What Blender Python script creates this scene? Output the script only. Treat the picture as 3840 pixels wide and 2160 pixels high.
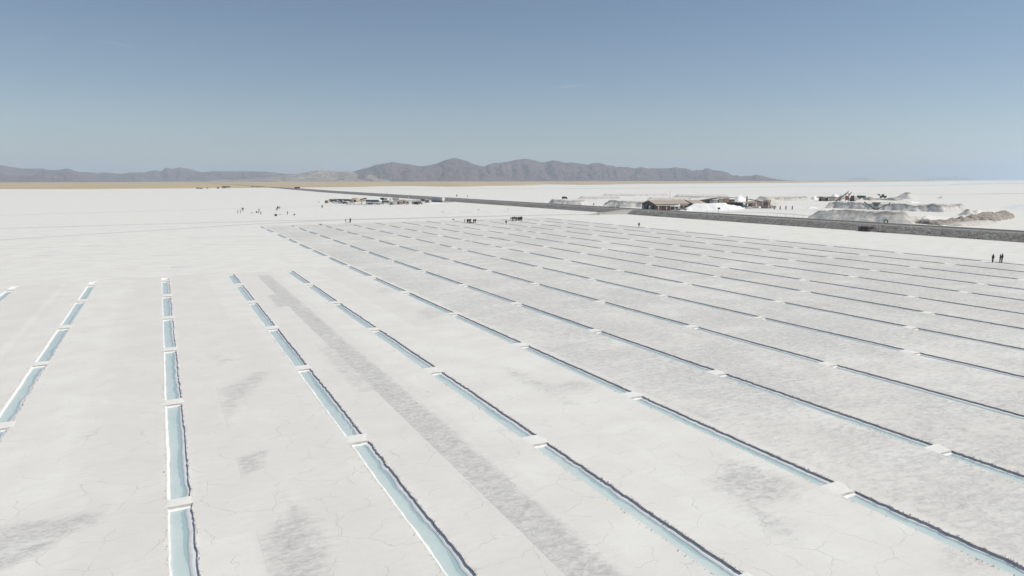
import bpy, bmesh, math, random
import numpy as np
from mathutils import Vector, Matrix

random.seed(7)
RNG = np.random.default_rng(11)
R = math.radians
scene = bpy.context.scene
for o in list(bpy.data.objects):
    bpy.data.objects.remove(o)
COL = scene.collection

# ------------------------------------------------------------------ camera
CAM_H, CAM_F, PITCH, ROLL, YAW = 16.5, 2577.9, .155472, -.0017219, .46917
cam_d = bpy.data.cameras.new('camera')
cam_d.sensor_width = 36.0
cam_d.lens = 36.0 * CAM_F / 3840.0
cam_d.clip_start, cam_d.clip_end = 0.5, 200000.0
cam = bpy.data.objects.new('camera', cam_d)
COL.objects.link(cam)
cam.matrix_world = (Matrix.Translation((0, 0, CAM_H)) @ Matrix.Rotation(-YAW, 4, 'Z')
                    @ Matrix.Rotation(math.pi / 2 - PITCH, 4, 'X') @ Matrix.Rotation(ROLL, 4, 'Z'))
scene.camera = cam

# ------------------------------------------------------------------ sky, sun, exposure
SUN_AZ, SUN_EL = R(119.0), R(52.0)          # clockwise from +Y, above the horizon
world = bpy.data.worlds.new('World')
scene.world = world
world.use_nodes = True
wn, wl = world.node_tree.nodes, world.node_tree.links
wn.clear()
w_out = wn.new('ShaderNodeOutputWorld')
w_bg = wn.new('ShaderNodeBackground')
w_sky = wn.new('ShaderNodeTexSky')
w_sky.sky_type = 'NISHITA'
w_sky.sun_disc = False
w_sky.sun_elevation = SUN_EL
w_sky.sun_rotation = SUN_AZ
w_sky.altitude = 3000.0
w_sky.air_density = 1.3
w_sky.dust_density = 1.6
w_sky.ozone_density = 1.0
w_hs = wn.new('ShaderNodeHueSaturation')
w_hs.inputs['Saturation'].default_value = 1.02
w_hs.inputs['Value'].default_value = 1.0
wl.new(w_sky.outputs[0], w_hs.inputs['Color'])
# a few faint wisps of high cloud
w_tc = wn.new('ShaderNodeTexCoord')
w_col = w_hs.outputs[0]
def w_math(op, a, b=0.0):
    n = wn.new('ShaderNodeMath'); n.operation = op
    for i, q in enumerate((a, b)):
        if isinstance(q, (int, float)): n.inputs[i].default_value = q
        else: wl.new(q, n.inputs[i])
    return n.outputs[0]
def w_dot(v):
    n = wn.new('ShaderNodeVectorMath'); n.operation = 'DOT_PRODUCT'
    wl.new(w_tc.outputs['Generated'], n.inputs[0]); n.inputs[1].default_value = v
    return n.outputs['Value']
w_nz = wn.new('ShaderNodeTexNoise'); w_nz.inputs['Scale'].default_value = 60; w_nz.inputs['Detail'].default_value = 4
wl.new(w_tc.outputs['Generated'], w_nz.inputs['Vector'])
for azd, eld, hu, hv, tilt, k in ((31.4, 7.4, .021, .0016, .05, .15), (-2.0, 9.4, .016, .0016, -.12, .10), (-6.6, 9.3, .012, .0020, .0, .06), (49.0, 5.2, .030, .0022, -.04, .06)):
    a_, e_ = R(azd), R(eld)
    c_ = Vector((math.sin(a_) * math.cos(e_), math.cos(a_) * math.cos(e_), math.sin(e_)))
    r_ = Vector((math.cos(a_), -math.sin(a_), 0)); u_ = c_.cross(r_) * -1
    if u_.z < 0: u_ = -u_
    r2 = r_ * math.cos(tilt) + u_ * math.sin(tilt); u2 = u_ * math.cos(tilt) - r_ * math.sin(tilt)
    du = w_math('DIVIDE', w_dot(r2), hu); dv = w_math('DIVIDE', w_math('SUBTRACT', w_dot(u2), 0.0), hv)
    q_ = w_math('ADD', w_math('MULTIPLY', du, du), w_math('MULTIPLY', dv, dv))
    m_ = w_math('MULTIPLY', w_math('EXPONENT', w_math('MULTIPLY', q_, -1.0)), w_math('GREATER_THAN', w_dot(c_), 0.0))
    m_ = w_math('MULTIPLY', w_math('MULTIPLY', m_, w_math('ADD', w_nz.outputs['Fac'], .35)), k)
    mx = wn.new('ShaderNodeMix'); mx.data_type = 'RGBA'
    wl.new(m_, mx.inputs[0]); wl.new(w_col, mx.inputs[6]); mx.inputs[7].default_value = (11.0, 11.5, 12.0, 1)
    w_col = mx.outputs[2]
wl.new(w_col, w_bg.inputs['Color'])
w_bg.inputs['Strength'].default_value = 0.0655
wl.new(w_bg.outputs[0], w_out.inputs['Surface'])

sun_d = bpy.data.lights.new('sun', 'SUN')
sun_d.energy = 3.25
sun_d.angle = R(0.53)
sun_d.color = (1.0, 0.945, 0.835)
sun = bpy.data.objects.new('sun', sun_d)
COL.objects.link(sun)
SUN_DIR = Vector((math.sin(SUN_AZ) * math.cos(SUN_EL), math.cos(SUN_AZ) * math.cos(SUN_EL), math.sin(SUN_EL)))
sun.rotation_euler = SUN_DIR.to_track_quat('Z', 'Y').to_euler()
sun.location = (0, 0, 300)

vs = scene.view_settings
vs.view_transform = 'Standard'
vs.look = 'None'
vs.exposure = 0.17
vs.gamma = 1.0
vs.use_curve_mapping = False
scene.render.engine = 'CYCLES'
scene.cycles.use_denoising = True
scene.cycles.volume_bounces = 2
scene.cycles.max_bounces = 8
scene.cycles.diffuse_bounces = 3

# ------------------------------------------------------------------ surveying: sight lines to ground points
def sight(px, py):
    x, y = px - 1920.0, py - 1080.0
    c, s = math.cos(ROLL), math.sin(ROLL)
    x, y = c * x + s * y, -s * x + c * y
    fw = CAM_F * math.cos(PITCH) - y * math.sin(PITCH)
    dn = CAM_F * math.sin(PITCH) + y * math.cos(PITCH)
    cy, sy = math.cos(YAW), math.sin(YAW)
    return cy * x + sy * fw, -sy * x + cy * fw, dn
def at(px, py, z=0.0):
    a, b, dn = sight(px, py)
    k = (CAM_H - z) / dn
    return a * k, b * k
def az_at(px):
    a, b, _ = sight(px, 676)
    return math.atan2(a, b)
def metres_per_px(px, py):
    x, y = at(px, py)
    return math.hypot(x, y) / CAM_F

# ------------------------------------------------------------------ numpy noise
_perm = RNG.random((256, 256))
def vnoise(x, y):
    x = np.asarray(x, float); y = np.asarray(y, float)
    xi = np.floor(x).astype(int); yi = np.floor(y).astype(int)
    fx, fy = x - xi, y - yi
    fx = fx * fx * (3 - 2 * fx); fy = fy * fy * (3 - 2 * fy)
    g = lambda i, j: _perm[i % 256, j % 256]
    return ((g(xi, yi) * (1 - fx) + g(xi + 1, yi) * fx) * (1 - fy)
            + (g(xi, yi + 1) * (1 - fx) + g(xi + 1, yi + 1) * fx) * fy) * 2 - 1
def fbm(x, y, o=4):
    s, a, t = 0, 1.0, 0
    for k in range(o):
        s = s + a * vnoise(np.asarray(x) * 2 ** k + 17.3 * k, np.asarray(y) * 2 ** k + 5.1 * k); t += a; a *= .5
    return s / t
def poly_sd(px, py, poly):
    """signed distance to a polygon, positive inside"""
    P = np.asarray(poly, float); n = len(P)
    d = np.full(np.shape(px), 1e18); ins = np.zeros(np.shape(px), bool)
    for i in range(n):
        ax, ay = P[i]; bx, by = P[(i + 1) % n]
        ex, ey = bx - ax, by - ay
        t = np.clip(((px - ax) * ex + (py - ay) * ey) / (ex * ex + ey * ey + 1e-12), 0, 1)
        d = np.minimum(d, (px - ax - t * ex) ** 2 + (py - ay - t * ey) ** 2)
        c = ((ay > py) != (by > py))
        with np.errstate(divide='ignore', invalid='ignore'):
            xx = (bx - ax) * (py - ay) / (by - ay if by != ay else 1e-12) + ax
        ins ^= c & (px < xx)
    d = np.sqrt(d)
    return np.where(ins, d, -d)

# ------------------------------------------------------------------ materials
def _nodes(name):
    m = bpy.data.materials.new(name); m.use_nodes = True
    nt = m.node_tree
    return m, nt, nt.nodes['Principled BSDF']
def _noise(nt, vec, scale, detail=4, rough=.55, stretch=None):
    if stretch:
        mp = nt.nodes.new('ShaderNodeMapping'); mp.inputs['Scale'].default_value = stretch
        nt.links.new(vec, mp.inputs['Vector']); vec = mp.outputs[0]
    n = nt.nodes.new('ShaderNodeTexNoise'); n.inputs['Scale'].default_value = scale
    n.inputs['Detail'].default_value = detail; n.inputs['Roughness'].default_value = rough
    nt.links.new(vec, n.inputs['Vector'])
    return n.outputs['Fac']
def _range(nt, v, a, b, c=0, d=1, clamp=True):
    n = nt.nodes.new('ShaderNodeMapRange'); n.clamp = clamp
    for i, q in zip((1, 2, 3, 4), (a, b, c, d)): n.inputs[i].default_value = q
    nt.links.new(v, n.inputs[0]); return n.outputs[0]
def _mix(nt, f, a, b, mode='MIX'):
    n = nt.nodes.new('ShaderNodeMix'); n.data_type = 'RGBA'; n.blend_type = mode
    for i, q in ((0, f), (6, a), (7, b)):
        if isinstance(q, (int, float)): n.inputs[i].default_value = q
        elif isinstance(q, tuple): n.inputs[i].default_value = (*q, 1) if len(q) == 3 else q
        else: nt.links.new(q, n.inputs[i])
    return n.outputs[2]
def _math(nt, op, a, b=0.0):
    n = nt.nodes.new('ShaderNodeMath'); n.operation = op
    for i, q in enumerate((a, b)):
        if isinstance(q, (int, float)): n.inputs[i].default_value = q
        else: nt.links.new(q, n.inputs[i])
    return n.outputs[0]
def _bump(nt, bs, h, strength, dist):
    n = nt.nodes.new('ShaderNodeBump'); n.inputs['Strength'].default_value = strength
    n.inputs['Distance'].default_value = dist
    nt.links.new(h, n.inputs['Height']); nt.links.new(n.outputs[0], bs.inputs['Normal'])
def _obj(nt):
    return nt.nodes.new('ShaderNodeTexCoord').outputs['Object']
def _geo(nt):
    return nt.nodes.new('ShaderNodeNewGeometry').outputs['Position']

MATS = {}
def mat(name, col, rough=.7, var=.12, scale=2.0, bump=0.0, bdist=.02, metal=0.0, stretch=None, alt=None):
    if name in MATS: return MATS[name]
    m, nt, bs = _nodes(name)
    v = _geo(nt)
    f = _noise(nt, v, scale, 5, .6, stretch)
    lo = tuple(c * (1 - var) for c in col); hi = tuple(min(1, c * (1 + var)) for c in (alt or col))
    c = _mix(nt, _range(nt, f, .3, .7), lo, hi)
    nt.links.new(c, bs.inputs['Base Color'])
    bs.inputs['Roughness'].default_value = rough
    bs.inputs['Metallic'].default_value = metal
    bs.inputs['Specular IOR Level'].default_value = .3
    if bump: _bump(nt, bs, f, bump, bdist)
    MATS[name] = m
    return m

def salt_material():
    m, nt, bs = _nodes('salt_crust')
    v = _obj(nt)
    at_ = nt.nodes.new('ShaderNodeAttribute'); at_.attribute_name = 'damp'
    damp = at_.outputs['Fac']
    big = _noise(nt, v, .09, 4, .6)                       # patches of some ten metres
    mid = _noise(nt, v, .35, 5, .62, (.45, 1, 1))         # drying streaks across the lanes
    fine = _noise(nt, v, 2.6, 5, .65, (.4, 1, 1))
    warm = _noise(nt, v, .23, 3, .5)
    base = _mix(nt, _range(nt, warm, .36, .62), (.765, .742, .692), (.815, .802, .756))
    base = _mix(nt, _range(nt, mid, .50, .72, 0, .45), base, (.715, .69, .65))
    base = _mix(nt, _range(nt, fine, .5, .75, 0, .42), base, (.71, .695, .668))
    grain = _noise(nt, v, 7.5, 5, .7)
    base = _mix(nt, _range(nt, grain, .48, .72, 0, .45), base, (.665, .65, .62))
    tn = nt.nodes.new('ShaderNodeAttribute'); tn.attribute_name = 'tone'
    base = _mix(nt, _math(nt, 'MULTIPLY', tn.outputs['Fac'], _range(nt, fine, .3, .6, .5, 1)), base, (.70, .672, .628))
    # damp crust: greyer, rippled where the brine dried
    rp = nt.nodes.new('ShaderNodeTexNoise'); rp.inputs['Scale'].default_value = 1.5; rp.inputs['Detail'].default_value = 4
    rp.inputs['Roughness'].default_value = .6; rp.inputs['Distortion'].default_value = 2.0
    mp = nt.nodes.new('ShaderNodeMapping'); mp.inputs['Scale'].default_value = (.85, 1.15, 1)
    nt.links.new(v, mp.inputs['Vector']); nt.links.new(mp.outputs[0], rp.inputs['Vector'])
    rip = _math(nt, 'ADD', _range(nt, rp.outputs['Fac'], .40, .62, 0, .62), _range(nt, fine, .38, .62, 0, .38))
    t = _math(nt, 'ADD', _range(nt, mid, .25, .75, -.30, .30, False), _range(nt, fine, .25, .75, -.30, .30, False))
    t = _math(nt, 'ADD', t, _range(nt, big, .3, .7, -.12, .12, False))
    edge = _range(nt, _math(nt, 'ADD', damp, _math(nt, 'MULTIPLY', t, 1.05)), .22, .66)
    lvl = _math(nt, 'MULTIPLY', edge, _range(nt, damp, .02, .78, .0, 1.0))
    wet = _math(nt, 'MULTIPLY', lvl, _math(nt, 'ADD', .10, _math(nt, 'MULTIPLY', rip, .88)))
    base = _mix(nt, wet, base, (.485, .478, .465))
    # polygon cracks of the crust
    wob = nt.nodes.new('ShaderNodeTexNoise'); wob.inputs['Scale'].default_value = .7; wob.inputs['Detail'].default_value = 4
    nt.links.new(v, wob.inputs['Vector'])
    wv = nt.nodes.new('ShaderNodeVectorMath'); wv.operation = 'MULTIPLY_ADD'
    nt.links.new(wob.outputs['Color'], wv.inputs[0]); wv.inputs[1].default_value = (1.5, 1.5, 0); nt.links.new(v, wv.inputs[2])
    vo = nt.nodes.new('ShaderNodeTexVoronoi'); vo.feature = 'DISTANCE_TO_EDGE'; vo.inputs['Scale'].default_value = .42
    vo.voronoi_dimensions = '2D'
    nt.links.new(wv.outputs[0], vo.inputs['Vector'])
    gate = _range(nt, _noise(nt, v, .55, 3, .6), .40, .58)
    crack = _math(nt, 'MULTIPLY', _range(nt, vo.outputs['Distance'], .003, .015, 1, 0), gate)
    base = _mix(nt, _math(nt, 'MULTIPLY', crack, .36), base, (.44, .415, .38))
    nt.links.new(base, bs.inputs['Base Color'])
    bs.inputs['Roughness'].default_value = .8
    bs.inputs['Specular IOR Level'].default_value = .18
    h = _math(nt, 'ADD', _math(nt, 'MULTIPLY', _math(nt, 'ADD', fine, rp.outputs['Fac']), _range(nt, damp, 0, 1, .2, .9)), _math(nt, 'MULTIPLY', crack, -.3))
    _bump(nt, bs, h, .55, .05)
    MATS['salt_crust'] = m
    return m
M_SALT = salt_material()

def water_material():
    m, nt, bs = _nodes('brine')
    v = _geo(nt)
    f = _noise(nt, v, .45, 4, .6)
    g = _noise(nt, v, 3.2, 4, .6)
    c = _mix(nt, _range(nt, f, .3, .7), (.545, .645, .635), (.635, .715, .695))
    c = _mix(nt, _range(nt, g, .45, .8, 0, .35), c, (.66, .76, .755))
    nt.links.new(c, bs.inputs['Base Color'])
    oi = nt.nodes.new('ShaderNodeObjectInfo')
    c = _mix(nt, _math(nt, 'MULTIPLY', oi.outputs['Random'], .45), c, (.47, .60, .60))
    shade_at = nt.nodes.new('ShaderNodeAttribute'); shade_at.attribute_name = 'ledge_shade'
    c = _mix(nt, _math(nt, 'MULTIPLY', shade_at.outputs['Fac'], .85), c, (.33, .49, .52))  # shade under the right bank, painted into the brine as darker teal
    nt.links.new(c, bs.inputs['Base Color'])
    bs.inputs['Roughness'].default_value = .12
    bs.inputs['IOR'].default_value = 1.37
    bs.inputs['Specular IOR Level'].default_value = .25
    _bump(nt, bs, _noise(nt, v, 6, 3), .12, .01)
    return m
M_WATER = water_material()

def layered_bank(name, face, crust, var=.14):
    """cut salt banks: pale face with vertical runnels and a darker mud layer near the rim (vertex attribute)"""
    m, nt, bs = _nodes(name)
    v = _geo(nt)
    f = _noise(nt, v, .8, 5, .65, (1, 1, .25))
    c = _mix(nt, _range(nt, f, .3, .7), tuple(q * (1 - var) for q in face), tuple(min(.95, q * (1 + var)) for q in face))
    a = nt.nodes.new('ShaderNodeAttribute'); a.attribute_name = 'layer'
    k = _math(nt, 'MULTIPLY', a.outputs['Fac'], _range(nt, _noise(nt, v, 1.3, 4), .25, .5))
    c = _mix(nt, k, c, crust)
    nt.links.new(c, bs.inputs['Base Color']); bs.inputs['Roughness'].default_value = .85
    bs.inputs['Specular IOR Level'].default_value = .15
    _bump(nt, bs, f, .7, .25)
    MATS[name] = m
    return m
M_BANK = layered_bank('cut_salt_bank', (.68, .655, .61), (.20, .185, .165))
M_BEIGE = layered_bank('beige_salt', (.63, .60, .545), (.33, .30, .26))
M_CREAMS = layered_bank('cream_salt', (.77, .75, .70), (.7, .68, .62), .05)
M_HEAP = layered_bank('clean_salt', (.87, .87, .86), (.8, .8, .79), .04)
M_CLEAN = mat('clean_salt_rim', (.90, .90, .89), .75, .04, 3.0, .3, .02)
M_MUDWALL = mat('mud_layer', (.46, .42, .395), .9, .25, 2.5, .8, .04, stretch=(1, 1, 3))
M_RAKED = mat('raked_salt', (.835, .818, .775), .8, .04, 1.2, .4, .03)
M_RIM = mat('salt_rim', (.845, .83, .80), .8, .06, 4.0, .4, .03)
M_ENDW = mat('cut_crust', (.60, .545, .50), .9, .15, 3, .4, .03)
M_DIRT = mat('brown_earth', (.385, .34, .30), .95, .32, .9, .9, .3)
M_ROCK = mat('grey_rubble', (.36, .345, .325), .95, .3, .8, .9, .3)

# ------------------------------------------------------------------ mesh helpers
def mesh_np(name, V, F, mats, smooth=False):
    me = bpy.data.meshes.new(name)
    V = np.asarray(V, np.float32); F = np.asarray(F, np.int32)
    me.vertices.add(len(V)); me.vertices.foreach_set('co', V.ravel())
    n, k = F.shape
    me.loops.add(n * k); me.loops.foreach_set('vertex_index', F.ravel())
    me.polygons.add(n)
    me.polygons.foreach_set('loop_start', np.arange(0, n * k, k, dtype=np.int32))
    me.polygons.foreach_set('loop_total', np.full(n, k, dtype=np.int32))
    for m in (mats if isinstance(mats, (list, tuple)) else [mats]): me.materials.append(m)
    me.update(calc_edges=True); me.validate()
    if smooth: me.polygons.foreach_set('use_smooth', np.ones(len(me.polygons), bool))
    return me
def attr(me, name, vals):
    a = me.attributes.new(name, 'FLOAT', 'POINT'); a.data.foreach_set('value', np.asarray(vals, np.float32))
def link(name, data, parent=None, loc=(0, 0, 0), rz=0.0):
    o = bpy.data.objects.new(name, data); COL.objects.link(o)
    o.location = loc; o.rotation_euler = (0, 0, rz)
    if parent is not None: o.parent = parent
    return o
def tag(o, label=None, cat=None, group=None, kind=None):
    if label: o['label'] = label
    if cat: o['category'] = cat
    if group: o['group'] = group
    if kind: o['kind'] = kind
    return o
def thing(name, label, cat, loc, rz=0.0, group=None):
    return tag(link(name, None, None, loc, rz), label, cat, group)
def structure(name, me, loc=(0, 0, 0)):
    return tag(link(name, me, None, loc), kind='structure')
def copy_tree(root, loc, rz, label, group=None):
    c = root.copy(); COL.objects.link(c); c.location = loc; c.rotation_euler = (0, 0, rz)
    c['label'] = label
    if group: c['group'] = group
    for ch in list(root.children):
        d = ch.copy(); COL.objects.link(d); d.parent = c
        for g in list(ch.children):
            e = g.copy(); COL.objects.link(e); e.parent = d
    return c

class MB:
    """gathers shapes that make up one part"""
    def __init__(s): s.bm = bmesh.new()
    def box(s, c, size, rz=0, rx=0, ry=0, taper=1.0):
        M = Matrix.Translation(c) @ Matrix.Rotation(rz, 4, 'Z') @ Matrix.Rotation(ry, 4, 'Y') @ Matrix.Rotation(rx, 4, 'X')
        hx, hy, hz = (q / 2 for q in size)
        v = []
        for z, k in ((-hz, 1), (hz, taper)):
            for x, y in ((-hx, -hy), (hx, -hy), (hx, hy), (-hx, hy)): v.append(s.bm.verts.new(M @ Vector((x * k, y * k, z))))
        for f in ((3, 2, 1, 0), (4, 5, 6, 7), (0, 1, 5, 4), (1, 2, 6, 5), (2, 3, 7, 6), (3, 0, 4, 7)): s.bm.faces.new([v[i] for i in f])
        return s
    def prism(s, prof, y0, y1, axis='y'):
        """profile in x,z extruded along y (or profile in y,z along x)"""
        P = (lambda a, b, t: (a, t, b)) if axis == 'y' else (lambda a, b, t: (t, a, b))
        A = [s.bm.verts.new(P(a, b, y0)) for a, b in prof]; B = [s.bm.verts.new(P(a, b, y1)) for a, b in prof]
        n = len(prof)
        s.bm.faces.new(A); s.bm.faces.new(B[::-1])
        for i in range(n): s.bm.faces.new((A[(i + 1) % n], A[i], B[i], B[(i + 1) % n]))
        return s
    def cyl(s, p0, p1, r0, r1=None, n=10):
        r1 = r0 if r1 is None else r1
        p0, p1 = Vector(p0), Vector(p1); d = (p1 - p0).normalized()
        u = d.orthogonal().normalized(); w = d.cross(u)
        A, B = [], []
        for i in range(n):
            t = 2 * math.pi * i / n; q = u * math.cos(t) + w * math.sin(t)
            A.append(s.bm.verts.new(p0 + q * r0)); B.append(s.bm.verts.new(p1 + q * r1))
        s.bm.faces.new(A[::-1]); s.bm.faces.new(B)
        for i in range(n): s.bm.faces.new((A[i], A[(i + 1) % n], B[(i + 1) % n], B[i]))
        return s
    def blob(s, c, size, seed=0, sub=2, amp=.2):
        r = bmesh.ops.create_icosphere(s.bm, subdivisions=sub, radius=1.0)
        rr = random.Random(seed); ph = [rr.uniform(0, 6) for _ in range(6)]
        for v in r['verts']:
            p = v.co.copy()
            k = 1 + amp * (math.sin(3 * p.x + ph[0]) * math.sin(4 * p.y + ph[1]) + .6 * math.sin(7 * p.z + ph[2]) * math.cos(6 * p.x + ph[3]))
            v.co = Vector((p.x * size[0] * k, p.y * size[1] * k, p.z * size[2] * k)) + Vector(c)
        return s
    def face(s, pts):
        s.bm.faces.new([s.bm.verts.new(p) for p in pts]); return s
    def build(s, name, m, parent=None, loc=(0, 0, 0), bevel=0.0, smooth=False):
        bmesh.ops.recalc_face_normals(s.bm, faces=s.bm.faces)
        if bevel:
            bmesh.ops.bevel(s.bm, geom=[e for e in s.bm.edges if e.is_manifold and e.calc_face_angle(0) > .5], offset=bevel, segments=1, affect='EDGES')
        me = bpy.data.meshes.new(name); s.bm.to_mesh(me); s.bm.free()
        me.materials.append(m)
        if smooth: me.polygons.foreach_set('use_smooth', [True] * len(me.polygons))
        return link(name, me, parent, loc)

# ------------------------------------------------------------------ the pool field: rows of cut brine pools
FR = {'A': (900, 820, .37267), 'B': (1860, 820, .37267), 'Q': (2880, 860, .37267), 'D': (1860, 1200, .37267),
      'F': (2560, 1440, .49689), 'G': (1600, 800, .37267), 'S': (2400, 850, .37267)}
SURVEY = {   # far and near ends of the right bank of every pool, row by row (survey sheets A..S)
6: "A 210,78 262,98 275,103 355,137 388,155 482,195 497,203 590,243 605,252 727,305 742,313 888,375 908,388 1092,468 1112,478 1335,575 1365,592 1668,727 1710,745 2168,942 2198,960 B 268,1245 330,1278 D 1380,718 1468,765 F 1140,740 1285,812",
7: "A 520,65 572,80 598,93 683,123 697,128 797,158 810,165 925,203 942,210 1090,260 1107,267 1275,325 1300,333 1525,412 1555,420 1845,517 1870,527 2255,657 2290,672 B 215,838 262,857 1000,1107 D 1058,112 2220,500 2318,540 F 1900,455 2035,500",
8: "A 808,52 852,67 865,72 940,93 960,98 1060,123 1072,130 1205,163 1225,170 1375,208 1398,217 1582,265 1607,273 1820,328 1848,340 2120,412 2145,420 2500,515 2540,527 B 400,643 440,657 1045,822 1103,835 1965,1067 2030,1090 Q 590,1327 705,1362",
9: "A 1140,60 1230,82 1265,88 1385,113 1410,120 1558,153 1580,160 1748,193 1772,203 1985,248 2010,256 2150,285 2195,298 2255,310 2287,320 B 15,387 45,393 435,480 472,490 975,600 1015,612 1675,762 1733,775 2640,985 2690,999 Q 1395,1205 1535,1240",
10: "A 1380,40 1480,62 1502,68 1630,92 1655,98 1812,125 1830,132 2010,163 2037,173 2250,210 2277,218 2320,227 2335,230 2535,267 B 0,275 75,290 128,302 290,333 332,343 705,410 750,422 1235,513 1285,527 1900,643 1972,658 Q 85,715 170,733 1425,968 1520,990",
11: "A 1640,33 1835,68 1858,72 2005,97 2037,103 2220,133 2250,140 2455,175 2487,182 B 150,222 183,228 500,278 532,287 870,343 917,352 1525,457 1577,463 2210,572 2255,582 Q 350,613 430,628 1590,823 1687,842",
12: "A 1890,25 2050,48 2072,55 2225,77 2258,83 2435,110 2490,122 B 80,148 117,152 350,190 395,195 700,240 722,245 1085,298 1118,307 1560,373 1603,380 2270,483 2345,495 Q 360,500 420,513 1440,665 1518,682",
13: "G 275,75 645,127 660,130 860,157 893,163 985,173 1015,180 1115,192 1155,198 1425,235 1460,240 1780,283 1855,295 2240,350 B 1600,303 2070,370 2127,378 Q -20,352 50,362 845,467 908,480 1960,620 2060,635",
14: "G 500,65 600,78 630,83 790,103 825,108 1030,132 1055,137 1288,165 1410,180 1695,215 1730,222 2060,262 2095,268 2490,317 S 395,190 865,248 918,257 1505,330 1575,338 2330,433 Q 1117,417 2135,540 2222,552",
15: "G 755,63 900,80 940,85 1130,105 1160,110 1375,133 1407,138 1665,165 1695,170 1990,205 2030,210 2380,248 S 268,120 683,165 720,172 1215,230 1282,238 1890,305 Q 670,286 1455,372 1537,383 2555,495",
16: "G 970,55 1165,72 1185,77 1410,97 1420,103 1645,125 1680,130 1940,155 1980,162 2275,190 S 172,62 530,100 570,103 985,150 1045,155 1560,208 1610,215 2230,278 Q 1020,260 1805,340 1903,352",
17: "G 1205,48 1385,65 1420,70 1660,92 1670,95 1905,115 1935,120 2210,147 S 100,17 410,47 450,52 830,90 875,95 1310,135 1362,141 1890,190 Q 660,170 1310,230 1378,238 2185,313 2330,330",
}
ROWS = {    # row number -> (x line a + b*y of its right bank, [(y_far, y_near), ...], dry pit or None)
1: ((-20.95, 0), [(127.1, 112.1), (110.2, 93.2), (91.2, 75), (73.4, 56.8), (55.3, 38.4)], (132, 128.6)),
2: ((-10.3, 0), [(127.1, 112.6), (110.5, 93.0), (91.0, 74.8), (73.3, 56.6), (55.1, 38.4), (37.2, 20.6)], (132.2, 128.7)),
3: ((.32, 0), [(127.1, 112.2), (109.7, 93.5), (91.6, 75.4), (73.9, 56.9), (55.5, 38.3), (37.3, 20.6), (19.2, 4)], (131.7, 128.5)),
4: ((10.77, 0), [(131.5, 118.7), (116.6, 100.5), (98.5, 81.5), (79.7, 62.4), (60.9, 43.1), (41.7, 24.6), (23.1, 6.2)], None),
5: ((20.88, 0), [(131.0, 113.7), (111.6, 94.5), (92.8, 75.3), (73.8, 56.4), (54.6, 37.7), (36.2, 19.6), (18.1, 2)], None),
}
for rno, txt in SURVEY.items():
    pts, fr = [], None
    for t in txt.split():
        if ',' in t:
            u, v = map(float, t.split(','))
            a, b, s = FR[fr]; pts.append(at(a + u * s, b + v * s))
        else: fr = t
    ys = [q[1] for q in pts]; xs = [q[0] for q in pts]
    b, a = np.polyfit(ys, xs, 1)
    segs = [(ys[i], ys[i + 1]) for i in range(0, len(ys) - 1, 2)]
    y = ys[-1] if len(ys) % 2 else segs[-1][1] - 1.5
    while True:
        lim = max(4.0, (a + b * y) / 2.25 - 14)
        if y < lim + 6: break
        segs.append((y, y - 17.0)); y -= 18.5
    ROWS[rno] = ((a, b), segs, None)

W_POOL, W_BANK, Z_W = 1.12, .10, -.17
Y0, Y1 = -12.0, 272.0
Ys = list(np.arange(Y0, 52, .2)) + list(np.arange(52, 110, .4)) + list(np.arange(110, Y1 + .1, .8))
ENDS = []
for r_ in ROWS.values():
    for s_ in r_[1] + ([r_[2]] if r_[2] else []): ENDS += list(s_)
Yg = np.array(sorted(Ys + ENDS))
Yg = Yg[np.concatenate([[True], np.diff(Yg) > 1e-4])]
def xr_of(row, y):
    a, b = ROWS[row][0]; return a + b * np.asarray(y, float)
def edge_right(row, y):
    y = np.asarray(y, float)
    return xr_of(row, y) + .05 * fbm(y * .22, row * 7.7, 3) + .05 * vnoise(y * 2.3, row * 3.1) + .055 * vnoise(y * 4.9, row * 5.3) * (vnoise(y * .3, row * 1.7) > -.2)
def edge_left(row, y):
    y = np.asarray(y, float)
    return xr_of(row, y) - W_POOL + .05 * fbm(y * .2, row * 9.1 + 40, 3) + .02 * vnoise(y * 2.1, row * 2.7 + 11)

# ground as one sheet, holes left where the pools are cut
rows_sorted = sorted(ROWS)
xcols, colinfo = [], []          # each grid line: function of y
def add_line(fn): xcols.append(fn)
for x in (-60000, -25000, -10000, -4000, -1500, -600, -250, -120, -70, -45, -33): add_line(lambda y, x=x: np.full_like(y, x))
hole_cols = {}
def const(x): return lambda y: np.full_like(y, x)
for i, rno in enumerate(rows_sorted):
    fl = lambda y, r=rno: edge_left(r, y); fr_ = lambda y, r=rno: edge_right(r, y)
    add_line(fl); hole_cols[len(xcols) - 1] = rno; add_line(fr_)
    if i + 1 < len(rows_sorted):
        nx = rows_sorted[i + 1]
        if rno == 4: marks = [11.3, 11.8, 12.3, 12.66, 12.72, 13.1, 13.5, 13.9, 14.12, 14.18, 14.5, 14.9, 15.3, 15.7, 16.1, 16.45, 16.7, 17, 17.5, 18, 18.6, 19.2]
        elif rno == 3: marks = [.8, 1.4, 2, 2.6, 2.92, 2.98, 3.3, 3.7, 4.1, 4.5, 4.9, 5.3, 5.7, 6.1, 6.5, 6.9, 7.3, 7.8, 8.3, 8.9, 9.3]
        elif rno in (1, 2, 5): marks = [None] * 20
        else: marks = [None] * 9
        n = len(marks)
        for k, mk in enumerate(marks):
            if mk is not None: add_line(const(mk))
            else:
                t = (k + 1) / (n + 1)
                add_line(lambda y, r=rno, q=nx, t=t: (1 - t) * edge_right(r, y) + t * edge_left(q, y))
for x in (154, 160, 168, 180, 200, 230, 300, 500, 900, 2000, 5000, 12000, 30000, 60000): add_line(lambda y, x=x: np.full_like(y, x))
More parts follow.
